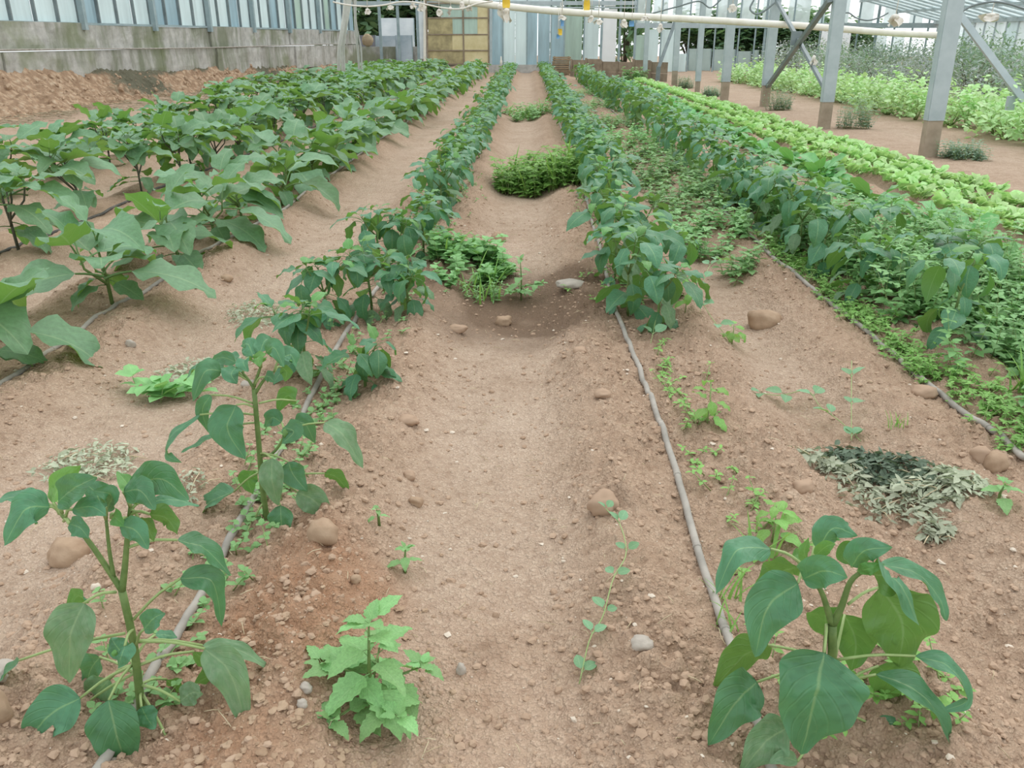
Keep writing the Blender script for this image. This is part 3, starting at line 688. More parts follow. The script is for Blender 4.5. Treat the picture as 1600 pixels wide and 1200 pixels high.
# ---- right wall and the low roof over the right bay
XR = 17.6; EAVE = 2.05
wall_right = empty('wall_right', (0, 0, 0)); struct(wall_right, 'bright glazed right side wall behind the bushes')
ROOFSL = math.tan(math.radians(14)); ceiling = empty('ceiling', (0, 0, 0)); struct(ceiling, 'sloping glass roof over the right bay')
yy = 20.0; i = 0
while yy < YF:
    mb = MB(); box(mb, XR-.03, XR+.03, yy-.03, yy+.03, 0, EAVE); mb.obj('glazing_bar', M['pale_steel'], wall_right, False)
    if yy+.8 <= YF+.3:
        mb = MB(); box(mb, XR, XR+.012, yy+.04, min(YF, yy+.8)-.04, .4, EAVE-.05); mb.obj('glass_pane', M['pclear' if i % 4 else 'frost'], wall_right, False)
        mb = MB(); xa, xb = 12.5, XR; za, zb = EAVE+(XR-xa)*ROOFSL, EAVE
        V = [(xa, yy+.04, za), (xb, yy+.04, zb), (xb, min(YF, yy+.8)-.04, zb), (xa, min(YF, yy+.8)-.04, za)]; V = V+[(x, y, z+.012) for x, y, z in V]
        mb.add(V, BOXQ); mb.obj('roof_pane', M['pclear'], ceiling, False)
    mb = MB(); bar(mb, (12.5, yy, EAVE+(XR-12.5)*ROOFSL), (XR, yy, EAVE), .07, .09); mb.obj('roof_bar', M['pale_steel'], ceiling, False)
    yy += .8; i += 1
for t in (0, .33, .66, 1.0):
    x = XR-(XR-12.5)*t; mb = MB(); bar(mb, (x, 19.6, EAVE+(XR-x)*ROOFSL-.06), (x, YF, EAVE+(XR-x)*ROOFSL-.06), .09, .09); mb.obj('purlin', M['pale_steel'], ceiling, False)
mb = MB(); box(mb, XR-.1, XR+.1, 19.6, YF, EAVE-.12, EAVE+.05); mb.obj('gutter', M['pale_steel'], wall_right, False)
mb = MB(); box(mb, XR-.06, XR+.06, 19.6, YF, -.1, .42); mb.obj('plinth', M['concrete'], wall_right, False)

# ---- steel posts along the right of the lettuce row
POSTS = [((1449, 246), (1481, 0), .20, 'broad grey steel post, nearest and tallest, right of the lettuce row'),
         ((1287, 201), (1306, 0), .19, 'grey steel post between the cross brace and the nearest post'),
         ((1194, 168), (1212, 0), .19, 'grey steel post at the left foot of the cross brace'),
         ((1131, 160), (1144, 0), .19, 'grey steel post standing left of the cross brace post'),
         ((1089, 148), (1096, 0), .13, 'pale grey post behind a gap in the lettuce row'),
         ((1053, 137), (1060, 0), .17, 'grey post near the far end with a weed at its foot'),
         ((1007, 128), (1011, 0), .14, 'slim grey post farthest down beside the brown board wall')]
PB = []
for (bx, by), (tx, ty), w, lab in POSTS:
    g = onground(bx, by); gz = ground_z(g.x, g.y); t = at(tx, ty, g.y); h = (t.z-gz)
    top = Vector(((t.x-g.x)*2.6/h*.35, 0, 2.9))            # near-plumb shaft
    root = empty('steel_post', (g.x, g.y, gz)); tag(root, lab, 'post', 'roof posts of the right bay'); PB.append((g, root))
    foot = .42 if w > .15 else .3
    mb = MB(); f = foot/2.9
    bar(mb, Vector((0, 0, -.15)), top*f, w*.92, w*.62, (0, 1, 0)); mb.obj('post_foot', M['post_foot'], root, False)
    mb = MB()                                               # rolled channel: web and two flanges
    a, b = top*f, top
    bar(mb, a+Vector((0, -.31*w, 0)), b+Vector((0, -.31*w, 0)), w*.96, .02, (0, 1, 0))
    for s in (-1, 1): bar(mb, a+Vector((s*w*.46, 0, 0)), b+Vector((s*w*.46, 0, 0)), .02, w*.6, (0, 1, 0))
    mb.obj('post_shaft', M['steel'], root, False)
def brace(name, label, bars, plate=None, mk='steel_dark'):
    root = empty(name, bars[0][0]); tag(root, label, 'brace'); l = root.location
    for a, b, w in bars:
        mb = MB(); bar(mb, a-l, b-l, w, w*.7, (0, 1, 0)); mb.obj('brace_bar', M[mk], root, False)
    if plate is not None:
        mb = MB(); p = plate-l; box(mb, p.x-.09, p.x+.09, p.y-.05, p.y+.03, p.z-.14, p.z+.10); mb.obj('joint_plate', M['steel_dark'], root, False)
ya, yb = PB[2][0].y, PB[1][0].y
brace('cross_brace', 'dark steel cross brace between two posts right of the lettuce', [(at(1199, 136, ya), at(1297, 0, yb), .09), (at(1213, 0, ya), at(1289, 138, yb), .07)], at(1244, 58, (ya+yb)/2))
ye = PB[6][0].y
brace('cross_brace', 'thin dark diagonal brace far off beside the brown boards', [(at(1027, 132, ye-1), at(1029, 104, ye-1), .13), (at(1029, 106, ye-1), at(1060, 20, ye), .10)])
yp = PB[0][0].y
brace('cross_brace', 'pale round diagonal brace running down right of the nearest post', [(at(1492, 14, 13.0), at(1600, 158, 12.4), .09), (at(1577, 172, 12.5), at(1581, 150, 12.5), .1)], None, 'steel')

# ---- overhead pipe, wires and what hangs from them
def cat_curve(a, b, sag, n=24): return [a.lerp(b, t)+Vector((0, 0, -4*sag*t*(1-t))) for t in np.linspace(0, 1, n)]
mb = MB(); tube(mb, [at(x, y, 17+(x-700)*.0012) for x, y in ((560, -22), (660, -6), (760, 7), (860, 17), (980, 25), (1100, 31), (1250, 40), (1400, 52), (1466, 55))], .062, 12)
o = mb.obj('overhead_pipe', M['pipe']); tag(o, 'thick off-white pipe sloping across the greenhouse overhead', 'pipe')
wires = [('pale wire looping over the opening left of the yellow door', 16.5, [(520, 3), (545, 8), (575, 10), (600, 8), (625, 3), (650, 4), (690, 12), (720, 14), (745, 6), (770, 2)], .018, 'rag'),
         ('dark wire sagging between the posts above the far panes', 19, [(1000, 26), (1030, 18), (1060, 10), (1092, 2), (1110, 12), (1128, -2)], .02, 'steel_dark'),
         ('dark loop of wire hanging between two middle posts', 18, [(1178, 0), (1172, 14), (1182, 22), (1196, 16), (1210, 4)], .025, 'steel_dark'),
         ('dark cable curving over right of the nearest post', 11.5, [(1484, 32), (1500, 20), (1520, 9), (1550, 3), (1575, 6), (1600, 14)], .018, 'steel_dark'),
         ('thin wavy wire between the two nearest posts', 15, [(1310, 24), (1325, 20), (1338, 28), (1356, 32), (1375, 27), (1388, 20)], .015, 'steel_dark')]
for lab, Y, pts, rd, mk in wires:
    mb = MB(); tube(mb, spline([at(x, y, Y) for x, y in pts], 40), rd*.8, 5); o = mb.obj('overhead_wire', M[mk]); tag(o, lab, 'wire', 'overhead wires')
def rag(x, y, w, h, Y, lab, seed, cord=True):
    r = random.Random(seed); p = at(x, y, Y); root = empty('hanging_rag', p); tag(root, lab, 'rag', 'white scraps hung on the overhead wires')
    sc = Y*.95/F_PX; W_, H_ = w*sc, h*sc; mb = MB()
    for k in range(3):
        a = r.uniform(0, 6.3); n = 6; mid = np.array([(math.cos(a)*W_*.35*t+r.uniform(-.02, .02), math.sin(a)*W_*.35*t, -H_*(t*.9)) for t in np.linspace(0, 1, n)])
        sd = np.tile([[math.cos(a+1.4), math.sin(a+1.4), .15]], (n, 1)); nr = np.tile([[math.cos(a), math.sin(a), 0]], (n, 1))
        V, Q, UV = blade(mid, sd, nr, W_*.75, 'round', 2, .4, .15, 2, k); mb.add(V, Q, None, UV)
    v, t = ICO_V*np.array([W_*.28, W_*.25, H_*.2])*(1+.3*np.random.RandomState(seed).rand(12, 1)), ICO_T
    mb.add(v+np.array([0, 0, -H_*.2]), None, t); mb.obj('cloth_scrap', M['rag'], root)
    if cord:
        mb = MB(); tube(mb, [Vector((0, 0, 0)), Vector((.005, 0, (y+25)*sc*.5)), Vector((0, 0, (y+25)*sc))], .006, 4); mb.obj('cord', M['rag'], root)
rags = [(574, 13, 11, 10, 'above the left opening, leftmost'), (610, 8, 12, 8, 'above the left opening, second from the left'), (645, 4, 9, 10, 'left of the yellow door post'), (658, 6, 14, 12, 'just left of the yellow door'), (686, 14, 12, 12, 'over the left edge of the yellow door'), (704, 10, 8, 16, 'over the middle of the yellow door'), (722, 2, 10, 14, 'over the yellow door, right of its middle'), (733, 8, 10, 10, 'over the right half of the yellow door'), (781, 6, 12, 22, 'beside the orange card, right of the yellow door'), (792, 12, 14, 24, 'below the orange card under the pipe'), (878, 24, 13, 8, 'under the pipe above the blue card'), (924, 24, 10, 12, 'under the middle of the pipe'), (935, 30, 14, 9, 'under the pipe by the milky panes'), (975, 30, 12, 14, 'under the pipe by the dark gap'), (1008, 25, 14, 8, 'where the wires meet at the far post'), (1032, 36, 9, 16, 'on the far grey post'), (1145, 6, 12, 14, 'on the post left of the cross brace'), (1272, 86, 11, 28, 'on the cross brace, long and torn'), (1400, 22, 22, 20, 'left of the nearest post, below the roof'), (1550, 20, 30, 14, 'right of the nearest post under the roof')]
for k, (x, y, w, h, where) in enumerate(rags): rag(x, y, w, h, 16.6+(x-700)*.001 if x < 1250 else (ya+(yb-ya)*.78-.05 if x == 1272 else 13.5), 'white scrap of cloth hanging '+where, k, cord=(x != 1272))
for k, (x, y, w, h, mk, lab, Y) in enumerate([(791, 5, 12, 13, 'trap', 'orange sticky card hanging at the left end of the pipe', 16.4), (917, 8, 10, 14, 'trap', 'orange card tied above the middle of the pipe', 16.4), (875, 50, 7, 9, 'trap', 'small yellow card hanging low between blue cards', 17), (878, 36, 6, 9, 'blue_tag', 'small blue card hanging above the small yellow card', 17), (872, 57, 5, 6, 'blue_tag', 'tiny blue card hanging below the small yellow card', 17), (987, 37, 8, 8, 'blue_tag', 'blue card hanging by the dark gap in the far wall', 17)]):
    p = at(x, y, Y); sc = Y*.95/F_PX; root = empty('hanging_card', p); tag(root, lab, 'card', 'cards hung from the pipe')
    mb = MB(); a = .5*k; n = 6; pts = []
    ca, sa = math.cos(a)*.3, .25
    V = []
    for t in np.linspace(0, 1, n):
        for sx in (-1, 0, 1): V.append((sx*w*sc/2*(1-.25*abs(t-.5)), math.sin(t*3+sx)*.02, h*sc*(.5-t)))
    V2 = [(x_, y_+.006, z_) for x_, y_, z_ in V]
    q = [(i*3+j, i*3+j+1, i*3+j+4, i*3+j+3) for i in range(n-1) for j in range(2)]
    mb.add(V, q); mb.add(V2, [b[::-1] for b in q]); mb.obj('card_sheet', M[mk], root)
    mb = MB(); tube(mb, [Vector((0, 0, h*sc*.4)), Vector((.004, 0, h*sc*.5+.2)), Vector((0, 0, h*sc*.5+.45))], .005, 4); mb.obj('cord', M['rag'], root)

# ---- long white sheet strips hanging at the end of the left wall
for k, (xt, xb, wt, wb, yb_, lab) in enumerate([(540, 531, 8, 6, 121, 'leftmost long white strip hanging beside the left wall'), (546, 537, 10, 8, 120, 'broad long white strip hanging beside the left wall'), (553, 560, 5, 4, 121, 'thin white strip, rightmost of the hanging strips'), (550, 563, 3, 3, 118, 'cord-thin white strip outside the rightmost hanging strip')]):
    Y = 25.0+k*.12; n = 14; mid = []
    for t in np.linspace(0, 1, n):
        x = xt+(xb-xt)*min(1, t*1.4)+2*math.sin(t*5+k); mid.append(at(x, -30+(yb_+30)*t, Y)+Vector((0, .05*math.sin(t*7+k), 0)))
    base = Vector(mid[-1]); root = None; mb = MB(); sc = Y*.94/F_PX
    for i_, p in enumerate(mid): pass
    V = []; Q = []
    for i_, p in enumerate(mid):
        w = (wt+(wb-wt)*i_/(n-1))*sc*.4
        for j, (sx, sy) in enumerate(((-1, 0), (-.4, -.06), (.3, .03), (1, -.03), (1, .02), (.3, .08), (-.4, -.01), (-1, .05))): V.append((p.x+sx*w, p.y+sy, p.z))
    for i_ in range(n-1):
        for j in range(8): Q.append((i_*8+j, (i_+1)*8+j, (i_+1)*8+(j+1) % 8, i_*8+(j+1) % 8))
    mb.add(V, Q); o = mb.obj('hanging_strip', M['strip']); tag(o, lab, 'sheet strip', 'long white strips by the left wall')

# ---- crates, boards and sheets at the far end
gY = 34.0; sc = gY*.95/F_PX
bx0, bx1 = at(863, 120, gY).x, at(889, 120, gY).x
zc = ground_z((bx0+bx1)/2, gY)
pos = ['bottom', 'second', 'third', 'fourth', 'topmost']
for k in range(5):
    root = empty('wooden_crate', ((bx0+bx1)/2+.03*math.sin(k*2.1), gY, zc+.155*k), .06*math.sin(k*1.7))
    tag(root, f'flat brown wooden crate, {pos[k]} of the stack' if k else 'flat brown wooden crate at the bottom of the stack', 'crate', 'stacked crates at the far end')
    w = (bx1-bx0)/2; d = .25
    for s in (-1, 1):
        for z0 in (.015, .085):
            mb = MB(); box(mb, -w, w, s*d-.012, s*d+.012, z0, z0+.05); mb.obj('slat', M['crate'], root, False)
            mb = MB(); box(mb, s*w-.012, s*w+.012, -d, d, z0, z0+.05); mb.obj('slat', M['crate'], root, False)
        for t in (-1, 1):
            mb = MB(); box(mb, s*(w-.05)-.02, s*(w-.05)+.02, t*(d-.04)-.02, t*(d-.04)+.02, 0, .152); mb.obj('corner_post', M['crate'], root, False)
    mb = MB(); box(mb, -w, w, -d, d, .0, .012); mb.obj('crate_floor', M['crate'], root, False)
a, b = onground(892, 121), onground(1042, 128); n_b = 6
bw = empty('board_wall', a); tag(bw, 'low brown wall of boards beyond the rows, right of the crates', 'board wall')
for i in range(n_b):
    p, q_ = a.lerp(b, i/n_b), a.lerp(b, (i+1)/n_b); zt = .62+.05*math.sin(i*1.9)
    for j in range(2):
        mb = MB(); V = []
        for P_ in (p, q_):
            for dy in (0, .05): V += [(P_.x-a.x, P_.y-a.y+dy+.01*j, -.1+(zt+.1)*.5*j+.01), (P_.x-a.x, P_.y-a.y+dy+.01*j, -.1+(zt+.1)*.5*(j+1))]
        mb.add(V, [(0, 4, 5, 1), (2, 3, 7, 6), (0, 1, 3, 2), (4, 6, 7, 5), (1, 5, 7, 3), (0, 2, 6, 4)]); mb.obj('board', M['wood'], bw, False)
    mb = MB(); box(mb, p.x-a.x-.04, p.x-a.x+.04, p.y-a.y-.06, p.y-a.y, -.1, zt+.03); mb.obj('stake', M['wood'], bw, False)
def lean_sheet(x0, x1, y0, y1, Y, mk, lab, lean=.15, cat='sheet'):
    a, b = at(x0, y1, Y), at(x1, y0, Y); root = empty('leaning_sheet', ((a.x+b.x)/2, Y, a.z)); w = (b.x-a.x)/2; h = b.z-a.z
    mb = MB(); V = []; n = 5
    for z in np.linspace(0, 1, n):
        for x in np.linspace(-1, 1, n): V.append((x*w, lean*z+.03*math.sin(x*4+z*3), z*h))
    q = [(i*n+j, i*n+j+1, (i+1)*n+j+1, (i+1)*n+j) for i in range(n-1) for j in range(n-1)]
    mb.add(V, q); mb.add([(x, y+.02, z) for x, y, z in V], [t[::-1] for t in q]); mb.obj('sheet_face', M[mk], root)
    mb = MB(); bar(mb, (-w, 0, 0), (-w, lean, h), .04, .04); mb.obj('sheet_edge', M['bar'], root, False)
    mb = MB(); bar(mb, (w, 0, 0), (w, lean, h), .04, .04); mb.obj('sheet_edge', M['bar'], root, False); tag(root, lab, cat)
lean_sheet(598, 646, 28, 104, 43, 'sheet_light', 'pale sheet standing outside the far opening')
lean_sheet(586, 622, 56, 105, 41.5, 'sheet', 'blue-grey sheet leaning low in the far opening')
lean_sheet(620, 643, 55, 107, 39.6, 'sheet', 'taller blue-grey sheet leaning right in the far opening')
lean_sheet(564, 586, 55, 105, 41.2, 'dark_box', 'dark grey board low at the left of the far opening')
lean_sheet(1336, 1414, 102, 127, 34, 'dark_box', 'dark grey board standing among the bushes on the right', .05)
for k, (x0, x1, y0) in enumerate(((1074, 1112, 76), (1113, 1150, 77), (1150, 1174, 80), (1174, 1186, 78))):
    lean_sheet(x0, x1, y0, 122, 40.6, 'panel_green', 'pale green panel beyond the far posts, '+['leftmost', 'second from the left', 'third from the left', 'narrow rightmost'][k]+' of four', .03, 'panel')
p = at(574, 58, 39.95); mb = MB(); rs = np.random.RandomState(2); v = ICO3_V*np.array([.23, .12, .24])*(1+.22*rs.rand(len(ICO3_V), 1)); mb.add(v, None, ICO3_T); o = mb.obj('straw_heap', M['straw_heap']); o.location = (p.x, 39.95, fz(73)+.26)
tag(o, 'tan straw bundle seen through the far left opening', 'straw bundle')
mb = MB(); b_ = at(783, 96, YF-.15); tube(mb, [Vector((0, 0, 0)), Vector((0, 0, .16)), Vector((0, 0, .2)), Vector((0, 0, .34))], [.06, .06, .03, .03], 10)
o = mb.obj('bottle', M['pipe']); o.location = (b_.x, YF-.15, fz(101)); tag(o, 'small white bottle on the plinth right of the yellow door', 'bottle')

# ================================================================== THE CROP ROWS
# ---- the three big pepper plants in front, set out leaf by leaf
c1 = lambda zx, zy: (zx/2.308, 680+zy/2.308)
hero_plant('pepper_plant', (512, 1010), 1.34, c1,
  [([(512, 1015), (500, 900), (480, 740), (440, 560)], .0095, .0075), ([(440, 560), (400, 500), (310, 370), (225, 290)], .0065, .004), ([(410, 510), (395, 420), (383, 305)], .0045, .003), ([(440, 560), (450, 480), (460, 360), (470, 260)], .0075, .004)],
  [((225, 290), [(180, 258), (90, 270, -.03), (15, 400, -.05)], 125, 'f'), ((225, 285), [(150, 245, .03), (70, 222, .05), (-30, 240, .07)], 80, 'u'), ((215, 285), [(190, 245), (220, 170, .03), (292, 108, .05)], 95, 'b', 'pepper_young'),
   ((225, 280), [(210, 240, -.02), (270, 190, -.05), (350, 150, -.06)], 110, 'f'), ((235, 300), [(260, 268, -.03), (330, 258, -.06), (385, 290, -.08)], 70, 'f'), ((230, 310), [(250, 320, -.03), (290, 335, -.05), (322, 375, -.06)], 70, 'f'),
   ((383, 305), [(365, 270), (350, 215, .02), (300, 165, .04)], 110, 'f'), ((383, 300), [(390, 260, -.02), (400, 215, -.04), (335, 200, -.06)], 80, 'f'), ((470, 260), [(470, 190), (580, 158, -.02), (682, 235, -.04)], 125, 'f'), ((470, 250), [(485, 170, .03), (540, 130, .05), (620, 160, .07)], 90, 'u'),
   ((470, 260), [(445, 205, -.03), (505, 200, -.06), (560, 270, -.08)], 100, 'f'), ((470, 270), [(530, 245, .02), (620, 232, .04), (720, 255, .06)], 70, 'u'), ((465, 290), [(540, 285, -.01), (600, 300, -.02), (642, 362, -.03)], 90, 'b'), ((465, 300), [(430, 325, -.04), (490, 345, -.07), (535, 412, -.08)], 85, 'f'),
   ((470, 270), [(500, 300, .0), (530, 330, .0), (555, 385, .0)], 80, 'b'), ((470, 255), [(480, 215), (455, 170, .02), (420, 130, .04)], 60, 'u', 'pepper_young'), ((400, 300), [(410, 290), (420, 300, -.03), (455, 330, -.05)], 60, 'f', 'pepper_young'),
   ((460, 405), [(640, 378, .03), (740, 410, .05), (832, 508, .06)], 105, 'u'), ((480, 665), [(650, 516, .02), (765, 530, .03), (800, 690, .03)], 100, 'r'), ((418, 565), [(305, 605, -.02), (255, 720, -.05), (250, 895, -.05)], 175, 'f', 'pepper_dust'), ((418, 566), [(310, 600, .03), (280, 580, .05), (240, 640, .06)], 80, 'b'),
   ((450, 715), [(70, 812, .03), (20, 860, .04), (-40, 930, .05)], 70, 'u'), ((478, 830), [(290, 948, -.03), (180, 1010, -.06), (62, 1145, -.08)], 180, 'f'), ((475, 830), [(395, 880, .03), (350, 930, .04), (290, 1005, .05)], 130, 'f', 'pepper_dust'), ((475, 828), [(392, 955, -.07), (420, 1080, -.10), (470, 1235, -.10)], 185, 'f'),
   ((485, 745), [(738, 770, .0), (830, 860, -.02), (897, 1075, -.04)], 140, 'f', 'pepper_dust'), ((485, 742), [(730, 758, .04), (860, 775, .06), (985, 850, .08)], 75, 'u', 'pepper_dust'), ((500, 830), [(700, 780, .05), (770, 850, .06), (700, 900, .06)], 120, 'b'), ((505, 900), [(650, 960, -.02), (690, 930, -.02), (730, 930, -.03)], 95, 'f', 'pepper_dust'),
   ((490, 760), [(520, 700, -.03), (555, 660, -.04), (595, 640, -.04)], 85, 'f'), ((515, 935), [(628, 1140, -.08), (670, 1180, -.1), (720, 1250, -.12)], 100, 'u'), ((500, 850), [(450, 800, .05), (420, 760, .06), (400, 730, .07)], 90, 'f'), ((508, 930), [(510, 980, -.05), (530, 1020, -.06), (560, 1060, -.07)], 90, 'f'), ((500, 870), [(360, 800, .06), (330, 840, .07), (310, 900, .07)], 110, 'f'), ((505, 900), [(600, 880, .05), (640, 920, .05), (660, 980, .05)], 90, 'b'), ((490, 800), [(560, 720, .05), (600, 720, .06), (640, 730, .06)], 60, 'u'), ((500, 850), [(260, 1010, .02), (255, 1060, .02), (240, 1100, .02)], 90, 'b'), ((480, 700), [(450, 760, -.06), (440, 790, -.08), (425, 840, -.08)], 90, 'f')],
  'tall forked pepper plant in the bottom left corner, nearest of its row')
c2 = lambda zx, zy: (200+zx/2.666, 450+zy/2.666)
hero_plant('pepper_plant', (582, 975), 2.12, c2,
  [([(582, 985), (560, 830), (545, 650), (525, 420)], .0095, .007), ([(525, 420), (500, 380), (470, 345)], .005, .003), ([(525, 410), (545, 350), (555, 320)], .005, .003), ([(530, 440), (565, 385), (610, 345)], .005, .003), ([(548, 700), (600, 690), (640, 640), (650, 600)], .005, .003)],
  [((500, 385), [(390, 345, -.03), (320, 350, -.06), (270, 472, -.07)], 95, 'f'), ((495, 380), [(400, 330, .02), (300, 325, .04), (232, 390, .05)], 75, 'u'), ((470, 345), [(450, 330), (430, 360, -.04), (455, 400, -.05)], 80, 'f'), ((470, 345), [(450, 310), (400, 290, .02), (345, 300, .03)], 60, 'f'),
   ((550, 320), [(520, 280), (500, 235, .03), (470, 240, .05)], 75, 'f'), ((550, 320), [(550, 270), (570, 220, .03), (600, 215, .05)], 75, 'f'), ((550, 320), [(575, 270), (610, 250, -.03), (650, 330, -.06)], 80, 'f'), ((610, 345), [(640, 290), (680, 280, .02), (700, 330, .02)], 80, 'r'), ((550, 330), [(500, 300, -.05), (480, 310, -.08), (500, 350, -.1)], 70, 'f'),
   ((555, 330), [(560, 300, -.05), (540, 290, -.08), (550, 330, -.1)], 60, 'f', 'pepper_young'), ((610, 350), [(640, 330, .03), (660, 350, .03), (655, 390, .03)], 60, 'b'), ((530, 400), [(570, 370, -.03), (590, 370, -.04), (610, 395, -.05)], 50, 'f'), ((470, 345), [(455, 300, .03), (420, 285, .06), (380, 310, .08)], 60, 'u'), ((480, 350), [(500, 290, .06), (520, 250, .09), (550, 230, .12)], 80, 'f'),
   ((545, 530), [(300, 528), (185, 610, -.02), (160, 690, -.03), (225, 728, -.04)], 75, 'l'), ((520, 480), [(345, 445, .02), (310, 510, .02), (335, 602, .02)], 65, 'f'), ((545, 560), [(375, 600, .04), (310, 640, .05), (220, 686, .06)], 60, 'u'), ((530, 500), [(450, 488, -.02), (415, 590, -.05), (490, 715, -.06)], 150, 'f'),
   ((650, 600), [(820, 560, .02), (900, 620, .0), (980, 752, -.01)], 125, 'r', 'pepper_dust'), ((548, 690), [(600, 710, -.05), (600, 800, -.08), (626, 908, -.08)], 105, 'f', 'pepper_dust'), ((555, 690), [(668, 725, -.02), (690, 780, -.03), (748, 850, -.04)], 110, 'f'), ((560, 760), [(705, 850, -.02), (780, 890, -.03), (855, 988, -.04)], 125, 'f', 'pepper_dust'),
   ((570, 820), [(635, 905, -.06), (640, 980, -.08), (640, 1078, -.08)], 115, 'f'), ((560, 800), [(820, 772, .05), (870, 790, .06), (922, 850, .07)], 85, 'b'), ((560, 760), [(440, 850, .04), (330, 900, .05), (215, 1045, .05)], 150, 'u'), ((650, 600), [(650, 580, -.03), (690, 600, -.05), (640, 650, -.07)], 90, 'f'), ((650, 600), [(690, 560, .03), (740, 570, .03), (780, 650, .03)], 90, 'f'),
   ((650, 600), [(640, 560, .05), (600, 540, .06), (570, 580, .07)], 80, 'f'), ((560, 780), [(520, 760, .05), (500, 800, .06), (520, 860, .06)], 90, 'b'), ((545, 480), [(700, 470, .08), (660, 450, .1), (620, 520, .1)], 90, 'b'), ((575, 880), [(520, 980, -.02), (500, 1020, -.03), (470, 1070, -.03)], 70, 'f', 'pepper_dust')],
  'upright single-stemmed pepper plant, second in the left middle row')
c3 = lambda zx, zy: (1050+zx/2.856, 780+zy/2.856)
hero_plant('pepper_plant', (668, 1160), 1.33, c3,
  [([(668, 1165), (680, 1000), (712, 740), (715, 560)], .0105, .009), ([(715, 560), (690, 480), (665, 410), (600, 300)], .007, .004), ([(718, 560), (760, 470), (795, 370), (850, 320)], .008, .004), ([(690, 560), (683, 640), (680, 690)], .004, .004)],
  [((590, 300), [(440, 222, .02), (290, 230, -.02), (195, 425, -.05)], 150, 'l'), ((585, 305), [(560, 300, .06), (470, 330, .08), (372, 395, .09)], 165, 'b'), ((590, 310), [(562, 375, -.04), (430, 480, -.08), (370, 705, -.10)], 225, 'f'), ((600, 310), [(585, 355, -.06), (680, 320, -.10), (785, 350, -.12)], 150, 'f'),
   ((620, 290), [(650, 225, .0), (720, 130, .0), (828, 165, .0)], 120, 'f'), ((620, 290), [(640, 190, .04), (700, 110, .07), (790, 110, .1)], 90, 'u'), ((600, 300), [(600, 270, -.02), (590, 230, -.03), (610, 170, -.03)], 60, 'f', 'pepper_young'), ((600, 300), [(590, 270, .03), (560, 250, .05), (555, 215, .06)], 50, 'f', 'pepper_young'), ((610, 290), [(640, 250, -.03), (690, 210, -.05), (730, 200, -.06)], 60, 'f', 'pepper_young'),
   ((850, 320), [(800, 300, -.02), (860, 230, -.04), (985, 215, -.05)], 125, 'f'), ((850, 320), [(790, 290, .02), (780, 220, .03), (830, 195, .04)], 100, 'b', 'pepper'), ((850, 325), [(830, 320, -.04), (880, 310, -.06), (950, 290, -.06)], 60, 'f', 'pepper_young'), ((850, 325), [(930, 290, .04), (1090, 330, .06), (1190, 440, .05), (1225, 545, .03)], 125, 'u'),
   ((840, 335), [(900, 335, -.04), (1010, 370, -.08), (1120, 600, -.10)], 190, 'r'), ((785, 470), [(930, 392, .03), (1030, 560, .04), (1010, 752, .05)], 330, 'b'), ((728, 705), [(770, 515, .06), (820, 640, .08), (800, 768, .08)], 215, 'b'), ((725, 700), [(690, 480, .09), (690, 560, .11), (760, 660, .12)], 170, 'b'),
   ((690, 560), [(680, 685, -.07), (640, 880, -.12), (575, 1140, -.13)], 390, 'f', 'pepper', .28), ((700, 740), [(380, 815, -.03), (290, 900, -.07), (160, 1100, -.09)], 225, 'f', 'pepper'), ((700, 735), [(430, 650, .06), (320, 700, .08), (180, 850, .09)], 200, 'b'), ((730, 718), [(1085, 700, .0), (1240, 750, -.02), (1320, 890, -.04), (1195, 950, -.06)], 120, 'r'),
   ((735, 850), [(910, 782, -.03), (1085, 850, -.06), (1215, 1010, -.08), (1255, 1215, -.09)], 150, 'r'), ((735, 845), [(920, 745, .05), (1020, 860, .06), (945, 1065, .06)], 240, 'b'), ((690, 1000), [(515, 1020, -.08), (420, 1080, -.10), (300, 1230, -.12)], 200, 'f', 'pepper_dust'), ((690, 1010), [(560, 1170, -.1), (490, 1150, -.12), (430, 1180, -.13)], 70, 'f', 'pepper_dust'),
   ((700, 950), [(900, 1010, .0), (990, 1000, .0), (1080, 1075, .0)], 70, 'u'), ((690, 980), [(510, 970, .04), (440, 985, .05), (370, 1000, .05)], 80, 'u')],
  'large broad-leaved pepper plant in the bottom right corner')

# ---- left middle pepper row
r = random.Random(21)
def jitter_row(y0, y1, step, xfun, jx=.05, jy=.08, seed=1):
    r = random.Random(seed); outp = []; y = y0
    while y < y1:
        outp.append((xfun(y)+r.uniform(-jx, jx), y+r.uniform(-jy, jy))); y += step*r.uniform(.85, 1.15)
    return outp
x1 = lambda y: np.interp(y, [3, 6, 12, 38], [-.84, -.72, -.66, -.66])
x2 = lambda y: np.interp(y, [3, 6, 12, 38], [.56, .62, .68, .66])
x3 = lambda y: np.interp(y, [2, 6, 12, 38], [1.86, 1.82, 1.84, 1.78])
P1 = [(-.66, 3.15, .22), (-.92, 3.22, .36), (-.99, 3.95, .34), (-.80, 4.12, .38), (-.60, 4.05, .26), (-.76, 4.85, .40), (-.90, 5.0, .40), (-.66, 5.25, .42), (-.70, 5.75, .34)]+jitter_row(6.5, 37, .41, x1, seed=2)
row_of('pepper_plant', 'pepper plant', P1, pepper_layout, (.40, .50), PEP, 'stem', 11, 'pepper plant in the left middle row, {} from the front', 'small pepper plant far down the left middle row', 'left middle pepper row', 3, first_ord=2,
       lab_special={0: 'low bushy pepper plant right of the left drip hose, third in its row'})
P2 = [(.64, 3.85, .36), (.53, 4.15, .50), (.70, 4.35, .48), (.52, 4.75, .50), (.68, 5.05, .48), (.60, 5.5, .50), (.66, 6.1, .46)]+jitter_row(6.6, 37.5, .41, x2, seed=5)
